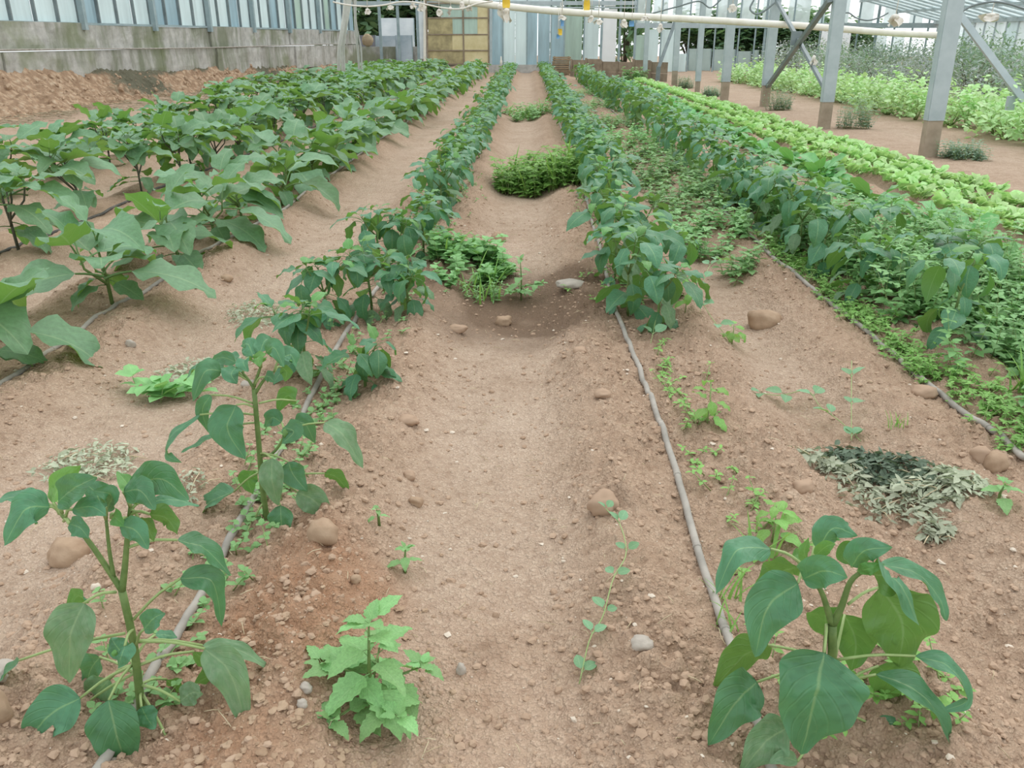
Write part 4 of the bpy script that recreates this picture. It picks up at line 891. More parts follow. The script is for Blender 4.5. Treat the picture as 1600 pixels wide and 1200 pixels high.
row_of('pepper_plant', 'pepper plant', P2, pepper_layout, (.42, .52), PEP, 'stem', 11, 'pepper plant in the right middle row, {} from the front', 'small pepper plant far down the right middle row', 'right middle pepper row', 4, first_ord=1)
P3 = [(1.95, 2.70, .30), (1.93, 3.62, .46), (1.80, 4.40, .40), (2.25, 4.3, .50), (1.78, 4.95, .48), (2.2, 5.1, .52), (1.80, 5.45, .48)]+jitter_row(5.8, 30.5, .46, x3, seed=7, jx=.12)
row_of('pepper_plant', 'pepper plant', P3, pepper_layout, (.42, .54), PEP, 'stem', 10, 'dark pepper plant in the weedy right row, {} from the front', 'small pepper plant far down the weedy right row', 'weedy right pepper row', 5)

# ---- eggplants on the left
E1 = [(-2.30, 3.25, .50), (-2.22, 4.25, .50), (-2.16, 5.05, .44), (-2.18, 5.75, .46), (-2.22, 6.45, .50), (-2.12, 7.2, .46)]+jitter_row(7.9, 37, .66, lambda y: -2.16+.006*(y-8), .08, .1, 8)
row_of('eggplant', 'eggplant', E1, eggplant_layout, (.44, .54), EGG, 'stem', 15, 'broad-leaved eggplant in the row beside the left drip hose, {} from the front', 'eggplant far down the row beside the left drip hose', 'inner eggplant row', 6)
E2 = [(-3.35, 5.35, .62), (-3.62, 6.75, .68), (-3.55, 7.7, .66), (-3.45, 8.4, .62)]+jitter_row(9.0, 37, .66, lambda y: -3.55, .12, .1, 9)
row_of('eggplant', 'eggplant', E2, lambda s, h: eggplant_layout(s, h, True), (.56, .68), EGG, 'stem_dark', 14, 'dark-stemmed eggplant in the second row from the left wall side path, {} from the front', 'eggplant far down the second eggplant row', 'second eggplant row', 7)
E3 = [(-4.75, 7.6, .62), (-4.7, 8.6, .62)]+jitter_row(9.5, 36, .7, lambda y: -4.7, .15, .1, 10)
row_of('eggplant', 'eggplant', E3, lambda s, h: eggplant_layout(s, h, True), (.54, .66), EGG, 'stem_dark', 12, 'dark-stemmed eggplant in the third eggplant row, {} from the front', 'eggplant far down the third eggplant row', 'third eggplant row', 8)
E4 = jitter_row(16.5, 36, .72, lambda y: -5.9, .15, .1, 11)
row_of('eggplant', 'eggplant', E4, lambda s, h: eggplant_layout(s, h, True), (.52, .64), EGG, 'stem_dark', 0, 'eggplant in the outermost row towards the clay bank, {} from the front', 'eggplant far down the outermost row', 'outermost eggplant row', 9)

# ---- leafy greens, lettuce
def rosette(L, lod, mk, seed, count, size, pitch=(.1, .9), z=.01, spread=.01):
    r = random.Random(seed); mb = MB(); a = 0
    for i in range(count):
        a += 2.4+r.uniform(-.3, .3); f = i/count
        add_arr(mb, r.choice(L[lod]), mtx(Vector((math.cos(a)*spread, math.sin(a)*spread, z)), a, r.uniform(-.15, .15)+pitch[0]*(1-f)-.0+(pitch[1]-1.0)*f, r.uniform(-.3, .3), size*(1-.35*f)*r.uniform(.85, 1.15)))
    return mb
G = jitter_row(4.6, 29.5, .36, lambda y: 2.98, .10, .08, 12)
gmesh = [rosette(CHA, 1 if i > 2 else 0, 'chard', 40+i, 16, .27, (.0, .9)).mesh('leafy_green', M['chard']) for i in range(6)]
r = random.Random(5)
for i, (x, y) in enumerate(G):
    o = link('leafy_green', gmesh[r.randrange(6)], None, (x, y, ground_z(x, y))); o.rotation_euler = (0, 0, r.uniform(0, 6.3)); s = r.uniform(.85, 1.2); o.scale = (s, s, s)
    tag(o, f'dark leafy green in the row left of the lettuce, {ORD[i]} from the front' if i < len(ORD) else 'leafy green far down the row left of the lettuce', 'leafy green', 'leafy green row')
LET = make_lib('leaf', 'lettuce', 8, 17, [(7, 2), (5, 1)], [], W=(.42, .6), pet=0, a0=(.5, 1.1), droop=(.5, 1.6), fold=(-.1, .35), wave=(.06, .12), twist=(-.3, .3))
lmesh = [rosette(LET, 1, 'lettuce', 60+i, 32, .118, (.1, .85), spread=.06).mesh('lettuce', M['lettuce']) for i in range(7)]
cnt = {0: 0, 1: 0, 2: 0}
for c_, dx in enumerate((-.27, 0.0, .27)):
    nm = ['left', 'middle', 'right'][c_]
    for x, y in jitter_row(5.2+.1*c_, 29.5 if c_ == 1 else 29, .245, lambda y: 3.92+dx-.012*(y-5), .05, .05, 70+c_):
        o = link('lettuce', lmesh[r.randrange(7)], None, (x, y, ground_z(x, y))); o.rotation_euler = (0, 0, r.uniform(0, 6.3)); s = r.uniform(1.0, 1.3); o.scale = (s, s, s*r.uniform(1.0, 1.35))
        k = cnt[c_]; cnt[c_] += 1
        tag(o, f'lime green lettuce in the {nm} line of the lettuce bed, {ORD[k]} from the front' if k < len(ORD) else f'lime green lettuce far down the {nm} line of the lettuce bed', 'lettuce', 'lettuce bed')

# ---- bushes: clouds of leaves on twigs
def bush_meshes(seed, rx, ry, rz, n, size, kind='oval', up=.3, clumps=11, zlo=.12):
    r = random.Random(seed); mb = MB(); tw = MB()
    cl = []
    for c in range(clumps):
        a = r.uniform(0, 6.3); d = r.uniform(.1, .8)**.7; z = r.uniform(zlo, .95); k_ = math.sqrt(max(.05, 1-(z-.35)**2*1.6))
        p = Vector((math.cos(a)*d*rx*k_, math.sin(a)*d*ry*k_, z*rz)); cl.append(p)
        tube(tw, [Vector((p.x*.1, p.y*.1, 0)), Vector((p.x*.45, p.y*.45, p.z*.55)), p], [.012*rz+.004, .009*rz+.003, .004], 4)
    lib_ = LIBS[kind]
    for i in range(n):
        c = r.choice(cl); s = min(rx, rz)*.34
        p = c+Vector((r.gauss(0, s), r.gauss(0, s), r.gauss(0, s*.8)))
        if p.z < .02: p.z = r.uniform(.02, .2*rz)
        add_arr(mb, r.choice(lib_), mtx(p, r.uniform(0, 6.3), r.uniform(-.7, .5)+up, r.uniform(-.6, .6), size*r.uniform(.6, 1.3)))
    return mb, tw
_o = dict(W=(.5, .65), pet=0, a0=(.0, .5), droop=(.3, 1.0), fold=(.1, .3), wave=0.0)
LIBS = {'oval': [arrays(x) for x in lib('oval', 5, 31, 4, 1, **_o)], 'thin': [arrays(x) for x in lib('oval', 5, 32, 4, 1, **{**_o, 'W': (.2, .32)})], 'broad': [arrays(x) for x in lib('oval', 5, 33, 4, 1, **{**_o, 'W': (.7, .9)})],
        'grass': [arrays(x) for x in lib('grass', 6, 34, 6, 1, W=(.05, .09), pet=0, a0=(1.0, 1.45), droop=(.4, 1.8), fold=(.2, .4), wave=0.0)]}
def bush(name, x, y, rx, ry, rz, n, size, mk, kind, lab, cat, grp, seed, twig='bark', share=None, z=None):
    if share is None:
        mb, tw = bush_meshes(seed, rx, ry, rz, n, size, kind); share = (mb.mesh('foliage', M[mk]), tw.mesh('twigs', M[twig]))
    root = empty(name, (x, y, ground_z(x, y) if z is None else z), random.Random(seed).uniform(0, 6.3)); tag(root, lab, cat, grp)
    f = link('foliage', share[0], root); f['kind'] = 'stuff'; link('twigs', share[1], root); return root, share
r = random.Random(77); shares = []
bl = jitter_row(10.5, 31, .75, lambda y: np.interp(y, [10, 20, 31], [7.0, 7.2, 7.0]), .15, .15, 90)+jitter_row(11, 31, .8, lambda y: np.interp(y, [10, 20, 31], [7.9, 8.1, 7.8]), .2, .15, 91)
bl.sort(key=lambda p: p[1])
for i, (x, y) in enumerate(bl):
    sh = shares[i % 5] if len(shares) == 5 else None
    _, s_ = bush('bean_plant', x, y, .42, .42, .52, 230, .12, 'bean', 'oval', 'lime green bean plant in the far right bed, '+ORD[i]+' from the front' if i < 20 else 'lime green bean plant far down the right bed', 'bean plant', 'bean bed on the far right', 200+i, 'stem_light', sh)
    if sh is None: shares.append(s_)
sg = []
spots = jitter_row(12.5, 38, 1.25, lambda y: 9.6+.02*y, .4, .3, 95)+jitter_row(14, 38, 1.6, lambda y: 11.3+.03*y, .6, .4, 96)+jitter_row(20, 37, 1.7, lambda y: 14.3, .7, .4, 97)
spots.sort(key=lambda p: p[1])
for i, (x, y) in enumerate(spots):
    grey = i % 2 == 0 or 22 < y < 32; key = i % 4; sh = sg[key] if len(sg) > key else None
    rt, s_ = bush('shrub', x, y, .9, .9, 1.05, 1000, .13, 'shrub_grey' if key % 2 == 0 else 'shrub', 'thin', ('grey hazy' if key % 2 == 0 else 'dull green')+' shrub behind the bean bed, '+ORD[i]+' from the front' if i < 20 else ('grey hazy' if key % 2 == 0 else 'dull green')+' shrub at the back right by the glass', 'shrub', 'shrubs behind the bean bed', 300+i, 'bark', sh)
    if len(sg) <= key: sg.append(s_)
    q = r.uniform(.75, 1.15); rt.scale = (q, q, q)
# trees outside
tsh = []
for i, (px, py, Y, R, H_) in enumerate([(566, 40, 47, 1.9, 4.2), (600, 40, 50, 2.4, 5.2), (640, 40, 49, 2.3, 4.6), (688, 40, 48, 1.9, 4.0), (735, 40, 50, 2.0, 4.2), (895, 40, 44, 1.1, 4.6), (978, 40, 43, 1.2, 4.6), (1085, 40, 46, 1.6, 2.2), (1120, 40, 47, 1.7, 2.5), (1160, 40, 46, 1.6, 2.4), (1205, 40, 47, 1.6, 2.3), (1240, 40, 46, 1.6, 2.4), (1340, 40, 46, 1.0, 2.0), (1268, 40, 44, 1.2, 2.0)]):
    key = i % 4; sh = tsh[key] if len(tsh) > key else None; p = at(px, py, Y)
    rt, s_ = bush('tree', p.x, Y, 1.0, 1.0, 2.0, 1500, .26, 'tree', 'oval', 'dark tree outside '+['the far left opening, leftmost', 'the far left opening, second from left', 'the far left opening, behind the pale sheet', 'behind the left half of the yellow door', 'behind the right half of the yellow door', 'behind the green stained pane', 'behind the dark gap in the far wall', 'above the leftmost pale green panel', 'above the second pale green panel', 'above the third pale green panel', 'left of the cross brace', 'behind the cross brace', 'right of the second nearest post', 'just right of the cross brace centre'][i], 'tree', 'trees beyond the far wall', 400+i, 'bark', sh, 0.0)
    if len(tsh) <= key: tsh.append(s_)
    rt.scale = (R, R, H_/2.0)

# ---- weeds
def sprigs(seed, spots, h=(.12, .3), leaf=.045, kind='oval', whorl=4, levels=4, lean_=.25, stem=True):
    r = random.Random(seed); mb = MB(); tw = MB()
    for x, y, z in spots:
        hh = r.uniform(*h); lean = Vector((r.uniform(-lean_, lean_), r.uniform(-lean_, lean_), 1))*hh; b = Vector((x, y, z)); a = r.uniform(0, 6.3)
        if stem: tube(tw, [b, b+lean*.5, b+lean], [.0025, .002, .0012], 3)
        for l in range(levels):
            f = (l+1)/levels; p = b+lean*f; a += .8
            for w in range(whorl):
                add_arr(mb, r.choice(LIBS[kind]), mtx(p, a+w*6.28/whorl+r.uniform(-.3, .3), r.uniform(-.2, .5)*f, r.uniform(-.3, .3), leaf*r.uniform(.7, 1.3)*(1.15-.45*f)))
    return mb, tw
def weed_thing(name, x, y, rad, n, h, leaf, mk, kind, lab, seed, cat='weed', grp=None, whorl=4, levels=4, grass=0, parts=False, rady=None):
    r = random.Random(seed); gz = ground_z(x, y); root = empty(name, (x, y, gz)); tag(root, lab, cat, grp); sp = []
    for i in range(n):
        a = r.uniform(0, 6.3); d = math.sqrt(r.random()); dx, dy = math.cos(a)*d*rad, math.sin(a)*d*(rady or rad); sp.append((dx, dy, ground_z(x+dx, y+dy)-gz-.005))
    mb, tw = sprigs(seed, sp, h, leaf, kind, whorl, levels, .5); o = mb.obj('foliage', M[mk], root); o['kind'] = 'stuff'; tw.obj('stems', M['stem_light'], root)
    if grass:
        g = MB()
        for i in range(grass):
            a = r.uniform(0, 6.3); d = math.sqrt(r.random())*rad; dx, dy = math.cos(a)*d, math.sin(a)*d
            add_arr(g, r.choice(LIBS['grass']), mtx(Vector((dx, dy, ground_z(x+dx, y+dy)-gz)), r.uniform(0, 6.3), 0, 0, h[1]*r.uniform(.8, 1.6)))
        o = g.obj('grass_blades', M['grass'], root); o['kind'] = 'stuff'
    return root
weed_thing('weed_clump', .10, 8.45, .42, 230, (.12, .33), .075, 'weed_light', 'oval', 'big round bright green weed clump on the middle path', 11, grass=50)
weed_thing('weed_clump', .42, 8.3, .28, 60, (.12, .28), .06, 'weed_light', 'oval', 'lime weed tuft at the right of the big weed clump', 12, grass=50)
weed_thing('weed_clump', -.36, 5.15, .27, 55, (.06, .18), .07, 'weed', 'broad', 'leafy weed patch beside the wet soil on the middle path', 13, grass=14)
weed_thing('weed_clump', -.26, 4.72, .13, 16, (.05, .13), .04, 'weed', 'thin', 'small weed cluster just behind the round stone', 14, grass=20)
weed_thing('weed_clump', -.48, 4.68, .06, 6, (.05, .10), .045, 'weed', 'broad', 'tiny weed left of the round stone beside the pepper row', 15)
weed_thing('weed_clump', .05, 16.5, .5, 60, (.10, .25), .09, 'weed', 'oval', 'weed band across the far end of the middle path', 16, grass=40, rady=.8)
for k, (x, y, rad, n, lab) in enumerate([(1.30, 6.0, .30, 60, 'weed patch left of the weedy pepper row, nearest'), (1.42, 7.3, .35, 70, 'weed patch left of the weedy pepper row, second from the front'), (1.35, 8.7, .40, 80, 'weed patch left of the weedy pepper row, third from the front'), (1.40, 10.3, .42, 80, 'weed patch left of the weedy pepper row, fourth from the front'), (1.35, 12.2, .45, 70, 'weed patch left of the weedy pepper row, fifth from the front'), (1.30, 14.5, .5, 70, 'weed patch left of the weedy pepper row, sixth from the front'), (1.2, 18, .55, 60, 'weed patch left of the weedy pepper row, seventh from the front'), (1.15, 22.5, .6, 60, 'weed patch left of the weedy pepper row, farthest')]):
    weed_thing('weed_clump', x, y, rad, n, (.08, .22), .065, 'weed', 'oval', lab, 30+k, grp='weeds beside the right pepper row', rady=rad*1.7)
weed_thing('weed_clump', 1.30, 5.05, .14, 12, (.08, .20), .06, 'weed', 'oval', 'single leafy weed at the front of the weed patches on the right path', 45)
for k, (x, y, h_) in enumerate([(PB[0][0].x+.35, PB[0][0].y-.2, .22), (PB[1][0].x+.45, PB[1][0].y-.1, .55), (PB[2][0].x+.1, PB[2][0].y-.8, .5), (PB[5][0].x+.3, PB[5][0].y-.3, .35), (5.9, 9.3, .25), (PB[4][0].x+.3, PB[4][0].y-.5, .25)]):
    weed_thing('weed_clump', x, y, .26, 70, (h_*.35, h_), .05, 'shrub', 'oval', 'wispy grey-green weed at the foot of '+['the nearest post', 'the second nearest post', 'the cross brace post', 'a far post', 'nothing, right of the lettuce bed', 'the pale grey post'][k] if k != 4 else 'wispy grey-green weed on the bare path right of the lettuce', 50+k, grp='weeds at the posts', levels=6, whorl=3)
weed_thing('weed_clump', 3.6, 29.9, .4, 60, (.15, .4), .12, 'weed', 'oval', 'green weeds in front of the brown board wall', 58)
# dense weed mat that swallows the right pepper row
r = random.Random(61); sp = []
while len(sp) < 1500:
    y = r.uniform(2.9, 7.6); lo = 1.80+.06*math.sin(y*3); hi = np.interp(y, [2.9, 3.4, 4.2, 5.6, 6.8, 7.6], [2.3, 2.6, 2.8, 2.75, 2.15, 2.0]); x = r.uniform(lo, hi)
    if y < 3.9 and x < 2.15 and r.random() < .9: continue
    if x < 2.0 and r.random() < .55: continue
    sp.append((x, y, ground_z(x, y)-.01))
mb, tw = sprigs(62, sp, (.10, .34), .056, 'oval', 4, 5, .45)
o = mb.obj('weed_mat', M['weed']); tag(o, 'dense mat of small-leaved green weeds smothering the right pepper row', 'weeds', None, 'stuff')
o2 = tw.obj('weed_stems', M['stem_light'], o); o2['kind'] = 'stuff'
sp = []
while len(sp) < 620:
    y = r.uniform(2.55, 6.0); x = 1.72+r.gauss(0, .06)+(.08 if y < 3.2 else 0); sp.append((x, y, ground_z(x, y)-.005))
mb, tw = sprigs(63, sp, (.02, .08), .03, 'oval', 4, 2, 1.0); o = mb.obj('weed_fringe', M['weed_light']); tag(o, 'low fringe of pale weeds along the right drip hose', 'weeds', None, 'stuff'); o2 = tw.obj('weed_stems', M['stem_light'], o); o2['kind'] = 'stuff'
# small seedlings along the two middle hoses
sp = []
while len(sp) < 130:
    y = r.uniform(1.35, 3.4); x = -.84+r.gauss(0, .06)+.03; sp.append((x, y, ground_z(x, y)-.004))
while len(sp) < 300:
    y = r.uniform(3.4, 9); x = x1(y)+r.gauss(0, .12); sp.append((x, y, ground_z(x, y)-.004))
mb, tw = sprigs(64, sp, (.015, .06), .026, 'broad', 3, 2, 1.2); o = mb.obj('seedling_weeds', M['weed']); tag(o, 'tiny round-leaved weed seedlings along the left drip hose', 'weeds', None, 'stuff'); o2 = tw.obj('weed_stems', M['stem_light'], o); o2['kind'] = 'stuff'
sp = []
while len(sp) < 60:
    y = r.uniform(1.3, 3.6); x = .56+abs(r.gauss(0, .07)); sp.append((x, y, ground_z(x, y)-.004))
while len(sp) < 85:
    a = r.uniform(0, 6.3); d = math.sqrt(r.random()); x = .82+math.cos(a)*d*.16; y = 1.42+math.sin(a)*d*.12; sp.append((x, y, ground_z(x, y)-.004))
while len(sp) < 240:
    y = r.uniform(4.2, 10); x = x2(y)+r.gauss(0, .13); sp.append((x, y, ground_z(x, y)-.004))
mb, tw = sprigs(65, sp, (.015, .07), .028, 'oval', 3, 2, 1.2); o = mb.obj('seedling_weeds', M['weed_light']); tag(o, 'tiny pale weed seedlings along the right middle drip hose', 'weeds', None, 'stuff'); o2 = tw.obj('weed_stems', M['stem_light'], o); o2['kind'] = 'stuff'

# ---- nettle-like weeds built leaf by leaf
def nettle(x, y, h, lab, seed, pairs=6, leaf=.085, sidebr=True):
    r = random.Random(seed); root = empty('nettle_weed', (x, y, ground_z(x, y)), r.uniform(0, 6.3)); tag(root, lab, 'weed'); mb = MB()
    tube(mb, [Vector((0, 0, -.02)), Vector((.005, 0, h*.5)), Vector((.0, .005, h))], [.005, .004, .002], 6); br = [(Vector((0, 0, 0)), Vector((0, .005, h)), pairs, 1.0)]
    if sidebr:
        for k in range(5):
            a = k*1.26+r.uniform(-.3, .3); b0 = Vector((0, 0, h*(.12+.05*k))); b1 = b0+Vector((math.cos(a)*h*.5, math.sin(a)*h*.5, h*.10)); tube(mb, [b0, b0.lerp(b1, .5)+Vector((0, 0, .008)), b1], [.003, .0025, .0015], 5); br.append((b0, b1, 3, .7))
    mb.obj('stem', M['stem'], root); pool = NET['mesh']['weed']
    for b0, b1, n, sc in br:
        for i in range(n):
            f = (i+1)/n; p = b0.lerp(b1, .15+.85*f); a = i*1.571+r.uniform(-.2, .2)
            for s in (0, math.pi):
                o = link('leaf', r.choice(pool), root); o.matrix_local = mtx(p, a+s, .55*f-.25+r.uniform(-.15, .15), r.uniform(-.2, .2), leaf*sc*(1.25-.65*f)*r.uniform(.85, 1.15))
        for s in range(3):
            o = link('leaf', r.choice(pool), root); o.matrix_local = mtx(b1, s*2.1, .7, 0, leaf*.4*sc)
nettle(-.33, 1.42, .23, 'toothed nettle-like weed standing alone in the front middle of the path', 5, 6, .125)
nettle(-.33, 1.92, .075, 'small nettle seedling behind the big nettle weed', 6, 3, .05, False)
nettle(-.42, 2.06, .055, 'tiny nettle seedling, farthest of the three nettles', 7, 2, .04, False)
nettle(-.03, 4.72, .24, 'nettle-like weed on the wet soil behind the round stone', 8, 4, .09, True)
nettle(1.44, 2.22, .07, 'young round-leaved weed right of the wilted leaf litter', 9, 3, .075, False)
# young pepper-like seedlings near the right hose
def seedling(x, y, h, lab, seed):
    r = random.Random(seed); root = empty('pepper_seedling', (x, y, ground_z(x, y))); tag(root, lab, 'seedling'); mb = MB(); tube(mb, [Vector((0, 0, -.01)), Vector((.004, 0, h*.5)), Vector((0, 0, h))], [.003, .0025, .002], 5); mb.obj('stem', M['stem_light'], root); a = r.uniform(0, 6)
    for i in range(11):
        a += 2.4; f = i/11; o = link('leaf', r.choice(PEP['mesh']['weed_light']), root); o.matrix_local = mtx(Vector((0, 0, h*(.25+.75*f))), a, -.1+.5*f, 0, (.075-.03*f))
seedling(.66, 2.75, .17, 'young pepper seedling alone right of the middle hose', 3)
seedling(.70, 2.02, .12, 'young pepper seedling just behind the big bottom right plant', 4)
seedling(.80, 4.02, .20, 'light green seedling right of the first bushy pepper in the right middle row', 5)
seedling(.98, 3.75, .10, 'tiny seedling on the path right of the middle pepper row', 6)
# pea vines crawling on the soil
def vine(pts, lab, seed, leaf=.035, gap=2):
    r = random.Random(seed); W_ = [Vector((x, y, ground_z(x, y)+z)) for x, y, z in pts]; root = empty('pea_vine', W_[0]); tag(root, lab, 'vine'); c = spline([w-W_[0] for w in W_], 26); mb = MB(); tube(mb, c, .0016, 5); mb.obj('stem', M['stem_light'], root)
    for i in range(1, 26, gap):
        for s in (-1, 1):
            t = (c[min(25, i+1)]-c[i-1]); az = math.atan2(t.y, t.x)-math.pi/2+s*r.uniform(.5, 1.0); o = link('leaf', r.choice(PEAM), root); o.matrix_local = mtx(c[i], az, r.uniform(.0, .5), r.uniform(-.4, .4), leaf*r.uniform(.8, 1.3))
PEAM = [MB().add(*arrays(leaf_data('oval', 1, .75, .25, .3, .6, .25, .02, i, 8, 2, pr=.03))[:3], arrays(leaf_data('oval', 1, .75, .25, .3, .6, .25, .02, i, 8, 2, pr=.03))[3]).mesh('leaf', M['pea']) for i in range(4)]
v_ = lambda px, py, z: (onground(px, py).x, onground(px, py).y, z)
vine([v_(905, 1070, .01), v_(920, 1030, .03), v_(940, 1000, .03), v_(955, 960, .05), v_(975, 920, .04), v_(965, 875, .05), v_(945, 845, .05)], 'slender pea vine lying on the soil left of the big bottom right plant', 3, .034, 4)
vine([v_(1345, 690, .01), v_(1310, 665, .04), v_(1280, 650, .06), v_(1260, 620, .06), v_(1220, 622, .03), v_(1190, 628, .02)], 'pea vine creeping left from the dark wilted litter', 4, .055, 6)
vine([v_(1015, 560, .02), v_(1030, 520, .10), v_(1060, 500, .16), v_(1085, 530, .12), v_(1110, 550, .06), v_(1140, 555, .03)], 'pea vine arching over the soil right of the middle hose', 5, .06, 5)
vine([v_(1090, 530, .05), v_(1095, 490, .14), v_(1105, 460, .18), v_(1115, 450, .2)], 'upright pea shoot right of the bushy middle peppers', 6, .06, 8)
vine([v_(1330, 690, .02), v_(1325, 650, .08), v_(1322, 615, .11)], 'short upright pea shoot above the dark wilted litter', 7, .05, 9)
# grass seedlings near the right hose
for k, (x, y, n, h_) in enumerate([(.52, 1.78, 9, .10), (.66, 1.95, 8, .12), (.50, 1.62, 6, .08), (1.95, 3.05, 26, .14), (-.2, 4.9, 12, .16), (1.35, 2.75, 14, .05)]):
    r2 = random.Random(k); root = empty('grass_tuft', (x, y, ground_z(x, y))); tag(root, 'small tuft of grass '+['against the right middle hose', 'between the hose and the seedling', 'left of the big bottom right plant', 'bright green, beside the right drip hose', 'among the weeds by the wet soil', 'low on the right path above the wilted litter'][k], 'grass')
    for i in range(n):
        mb = MB(); add_arr(mb, r2.choice(LIBS['grass']), mtx(Vector((r2.gauss(0, .02), r2.gauss(0, .02), 0)), r2.uniform(0, 6.3), 0, 0, h_*r2.uniform(.7, 1.5))); mb.obj('grass_blade', M['grass'], root)

# ---- wilted litter heaps
def litter(x, y, rx, ry, n, mk, lab, seed, size=.05, rot=0.0):
    r = random.Random(seed); gz = ground_z(x, y); mb = MB(); root = empty('wilted_litter', (x, y, gz), 0); tag(root, lab, 'plant litter', None)
    for i in range(int(n*2.6)):
        a = r.uniform(0, 6.3); d = math.sqrt(r.random())*r.uniform(.7, 1.15); ex, ey = math.cos(a)*d*rx, math.sin(a)*d*ry; dx, dy = ex*math.cos(rot)-ey*math.sin(rot), ex*math.sin(rot)+ey*math.cos(rot)
        add_arr(mb, r.choice(LIBS[r.choice(['oval', 'thin', 'thin'])]), mtx(Vector((dx, dy, ground_z(x+dx, y+dy)-gz+.014+r.uniform(0, .025)*max(0, 1-d))), r.uniform(0, 6.3), r.uniform(-.5, .3), r.uniform(-1, 1), size*.6*r.uniform(.4, 1.6)))
    o = mb.obj('leaf_litter', M[mk], root); o['kind'] = 'stuff'
    st = MB()
    for i in range(max(3, n//25)):
        a = r.uniform(0, 6.3); p = Vector((r.uniform(-rx, rx)*.6, r.uniform(-ry, ry)*.6, 0)); p = Vector((p.x*math.cos(rot)-p.y*math.sin(rot), p.x*math.sin(rot)+p.y*math.cos(rot), 0)); q = p+Vector((math.cos(a), math.sin(a), 0))*r.uniform(.04, .12)
        p.z = ground_z(x+p.x, y+p.y)-gz+.012; q.z = ground_z(x+q.x, y+q.y)-gz+.02; tube(st, [p, p.lerp(q, .5)+Vector((0, 0, .008)), q], .0018, 4)
    st.obj('dry_stalks', M['straw'], root)
g = lambda px, py: onground(px, py)
for lab, (px, py), rx, ry, n, mk, sz, rot in [('dark rotting leaf litter on the right path', (1375, 735), .21, .09, 330, 'wilted_dark', .055, -1.0), ('pale dry leaves at the left edge of the dark litter', (1310, 735), .14, .07, 130, 'wilted', .055, -.5), ('pale dry leaves at the right end of the dark litter', (1465, 775), .14, .08, 170, 'wilted', .06, -.4), ('thin pale litter between the dark litter and the bottom right plant', (1405, 785), .17, .11, 180, 'wilted', .045, -.4),
        ('crumpled pale leaves near the young round-leaved weed', (1465, 830), .05, .04, 40, 'wilted', .05, 0), ('pale dry litter on the left path beside the upright pepper', (140, 715), .16, .17, 190, 'wilted', .04, .2), ('pale litter scattered on the left path, middle', (400, 480), .16, .28, 210, 'wilted', .04, .3), ('pale litter on the left path behind the low green leaves', (320, 565), .22, .16, 170, 'wilted', .04, .3), ('pale dry litter beside the left drip hose', (300, 800), .06, .10, 40, 'wilted', .03, 0)]:
    p = g(px, py); litter(p.x, p.y, rx, ry, n, mk, lab, int(px), sz, rot)
p = g(265, 600); weed_thing('weed_clump', p.x, p.y, .15, 8, (.03, .08), .10, 'weed', 'broad',  'low flat green leaves on the left path beside the upright pepper', 91, levels=2, whorl=3)

# ---- drip hoses
def hose(pts, rad, mk, lab, lift=.012):
    mb = MB(); c = spline([Vector((x, y, 0)) for x, y in pts], 260); P_ = []
    for p in c: P_.append(Vector((p.x, p.y, max(ground_z(p.x+d_, p.y) for d_ in (-.01, 0, .01))+rad*.5)))
    for _ in range(3): P_ = [(P_[max(0, i-1)]+P_[i]+P_[min(len(P_)-1, i+1)])/3 for i in range(len(P_))]
    root = empty('drip_hose', P_[0]); tag(root, lab, 'hose', 'drip hoses'); tube(mb, [q-P_[0] for q in P_], rad, 8); mb.obj('hose_tube', M[mk], root)
    for i in range(8, 110, 22):
        e = MB(); d = (P_[i+1]-P_[i]).normalized(); tube(e, [P_[i]-P_[0]-d*.006, P_[i]-P_[0]+d*.006], rad*1.12, 8); e.obj('emitter', M[mk], root)
hose([(-.82, 1.0), (-.825, 1.5), (-.83, 1.8), (-.84, 2.25), (-.86, 2.8), (-.87, 3.3), (-.87, 4.1), (-.82, 5), (-.76, 7), (-.72, 12), (-.70, 36)], .0115, 'hose', 'dusty grey drip hose along the left middle pepper row')
hose([(.485, 1.0), (.482, 1.6), (.49, 2.1), (.495, 2.6), (.49, 3.1), (.475, 3.6), (.47, 4.4), (.50, 6), (.54, 12), (.54, 36)], .0115, 'hose', 'dusty grey drip hose along the right middle pepper row')
hose([(1.74, 1.8), (1.70, 2.3), (1.69, 2.6), (1.665, 3.3), (1.64, 4.2), (1.61, 4.95), (1.60, 7), (1.66, 12), (1.66, 30)], .0125, 'hose', 'grey drip hose in front of the weedy right pepper row')
hose([(-2.05, 2.0), (-2.15, 3.2), (-2.19, 4.0), (-2.16, 4.8), (-2.06, 6.0), (-2.0, 6.8), (-2.02, 9), (-2.05, 30)], .0115, 'hose', 'grey drip hose under the inner eggplant row')
hose([(-3.45, 4.8), (-3.5, 6), (-3.52, 8), (-3.45, 12), (-3.45, 30)], .0115, 'hose_dark', 'dark drip hose under the second eggplant row')

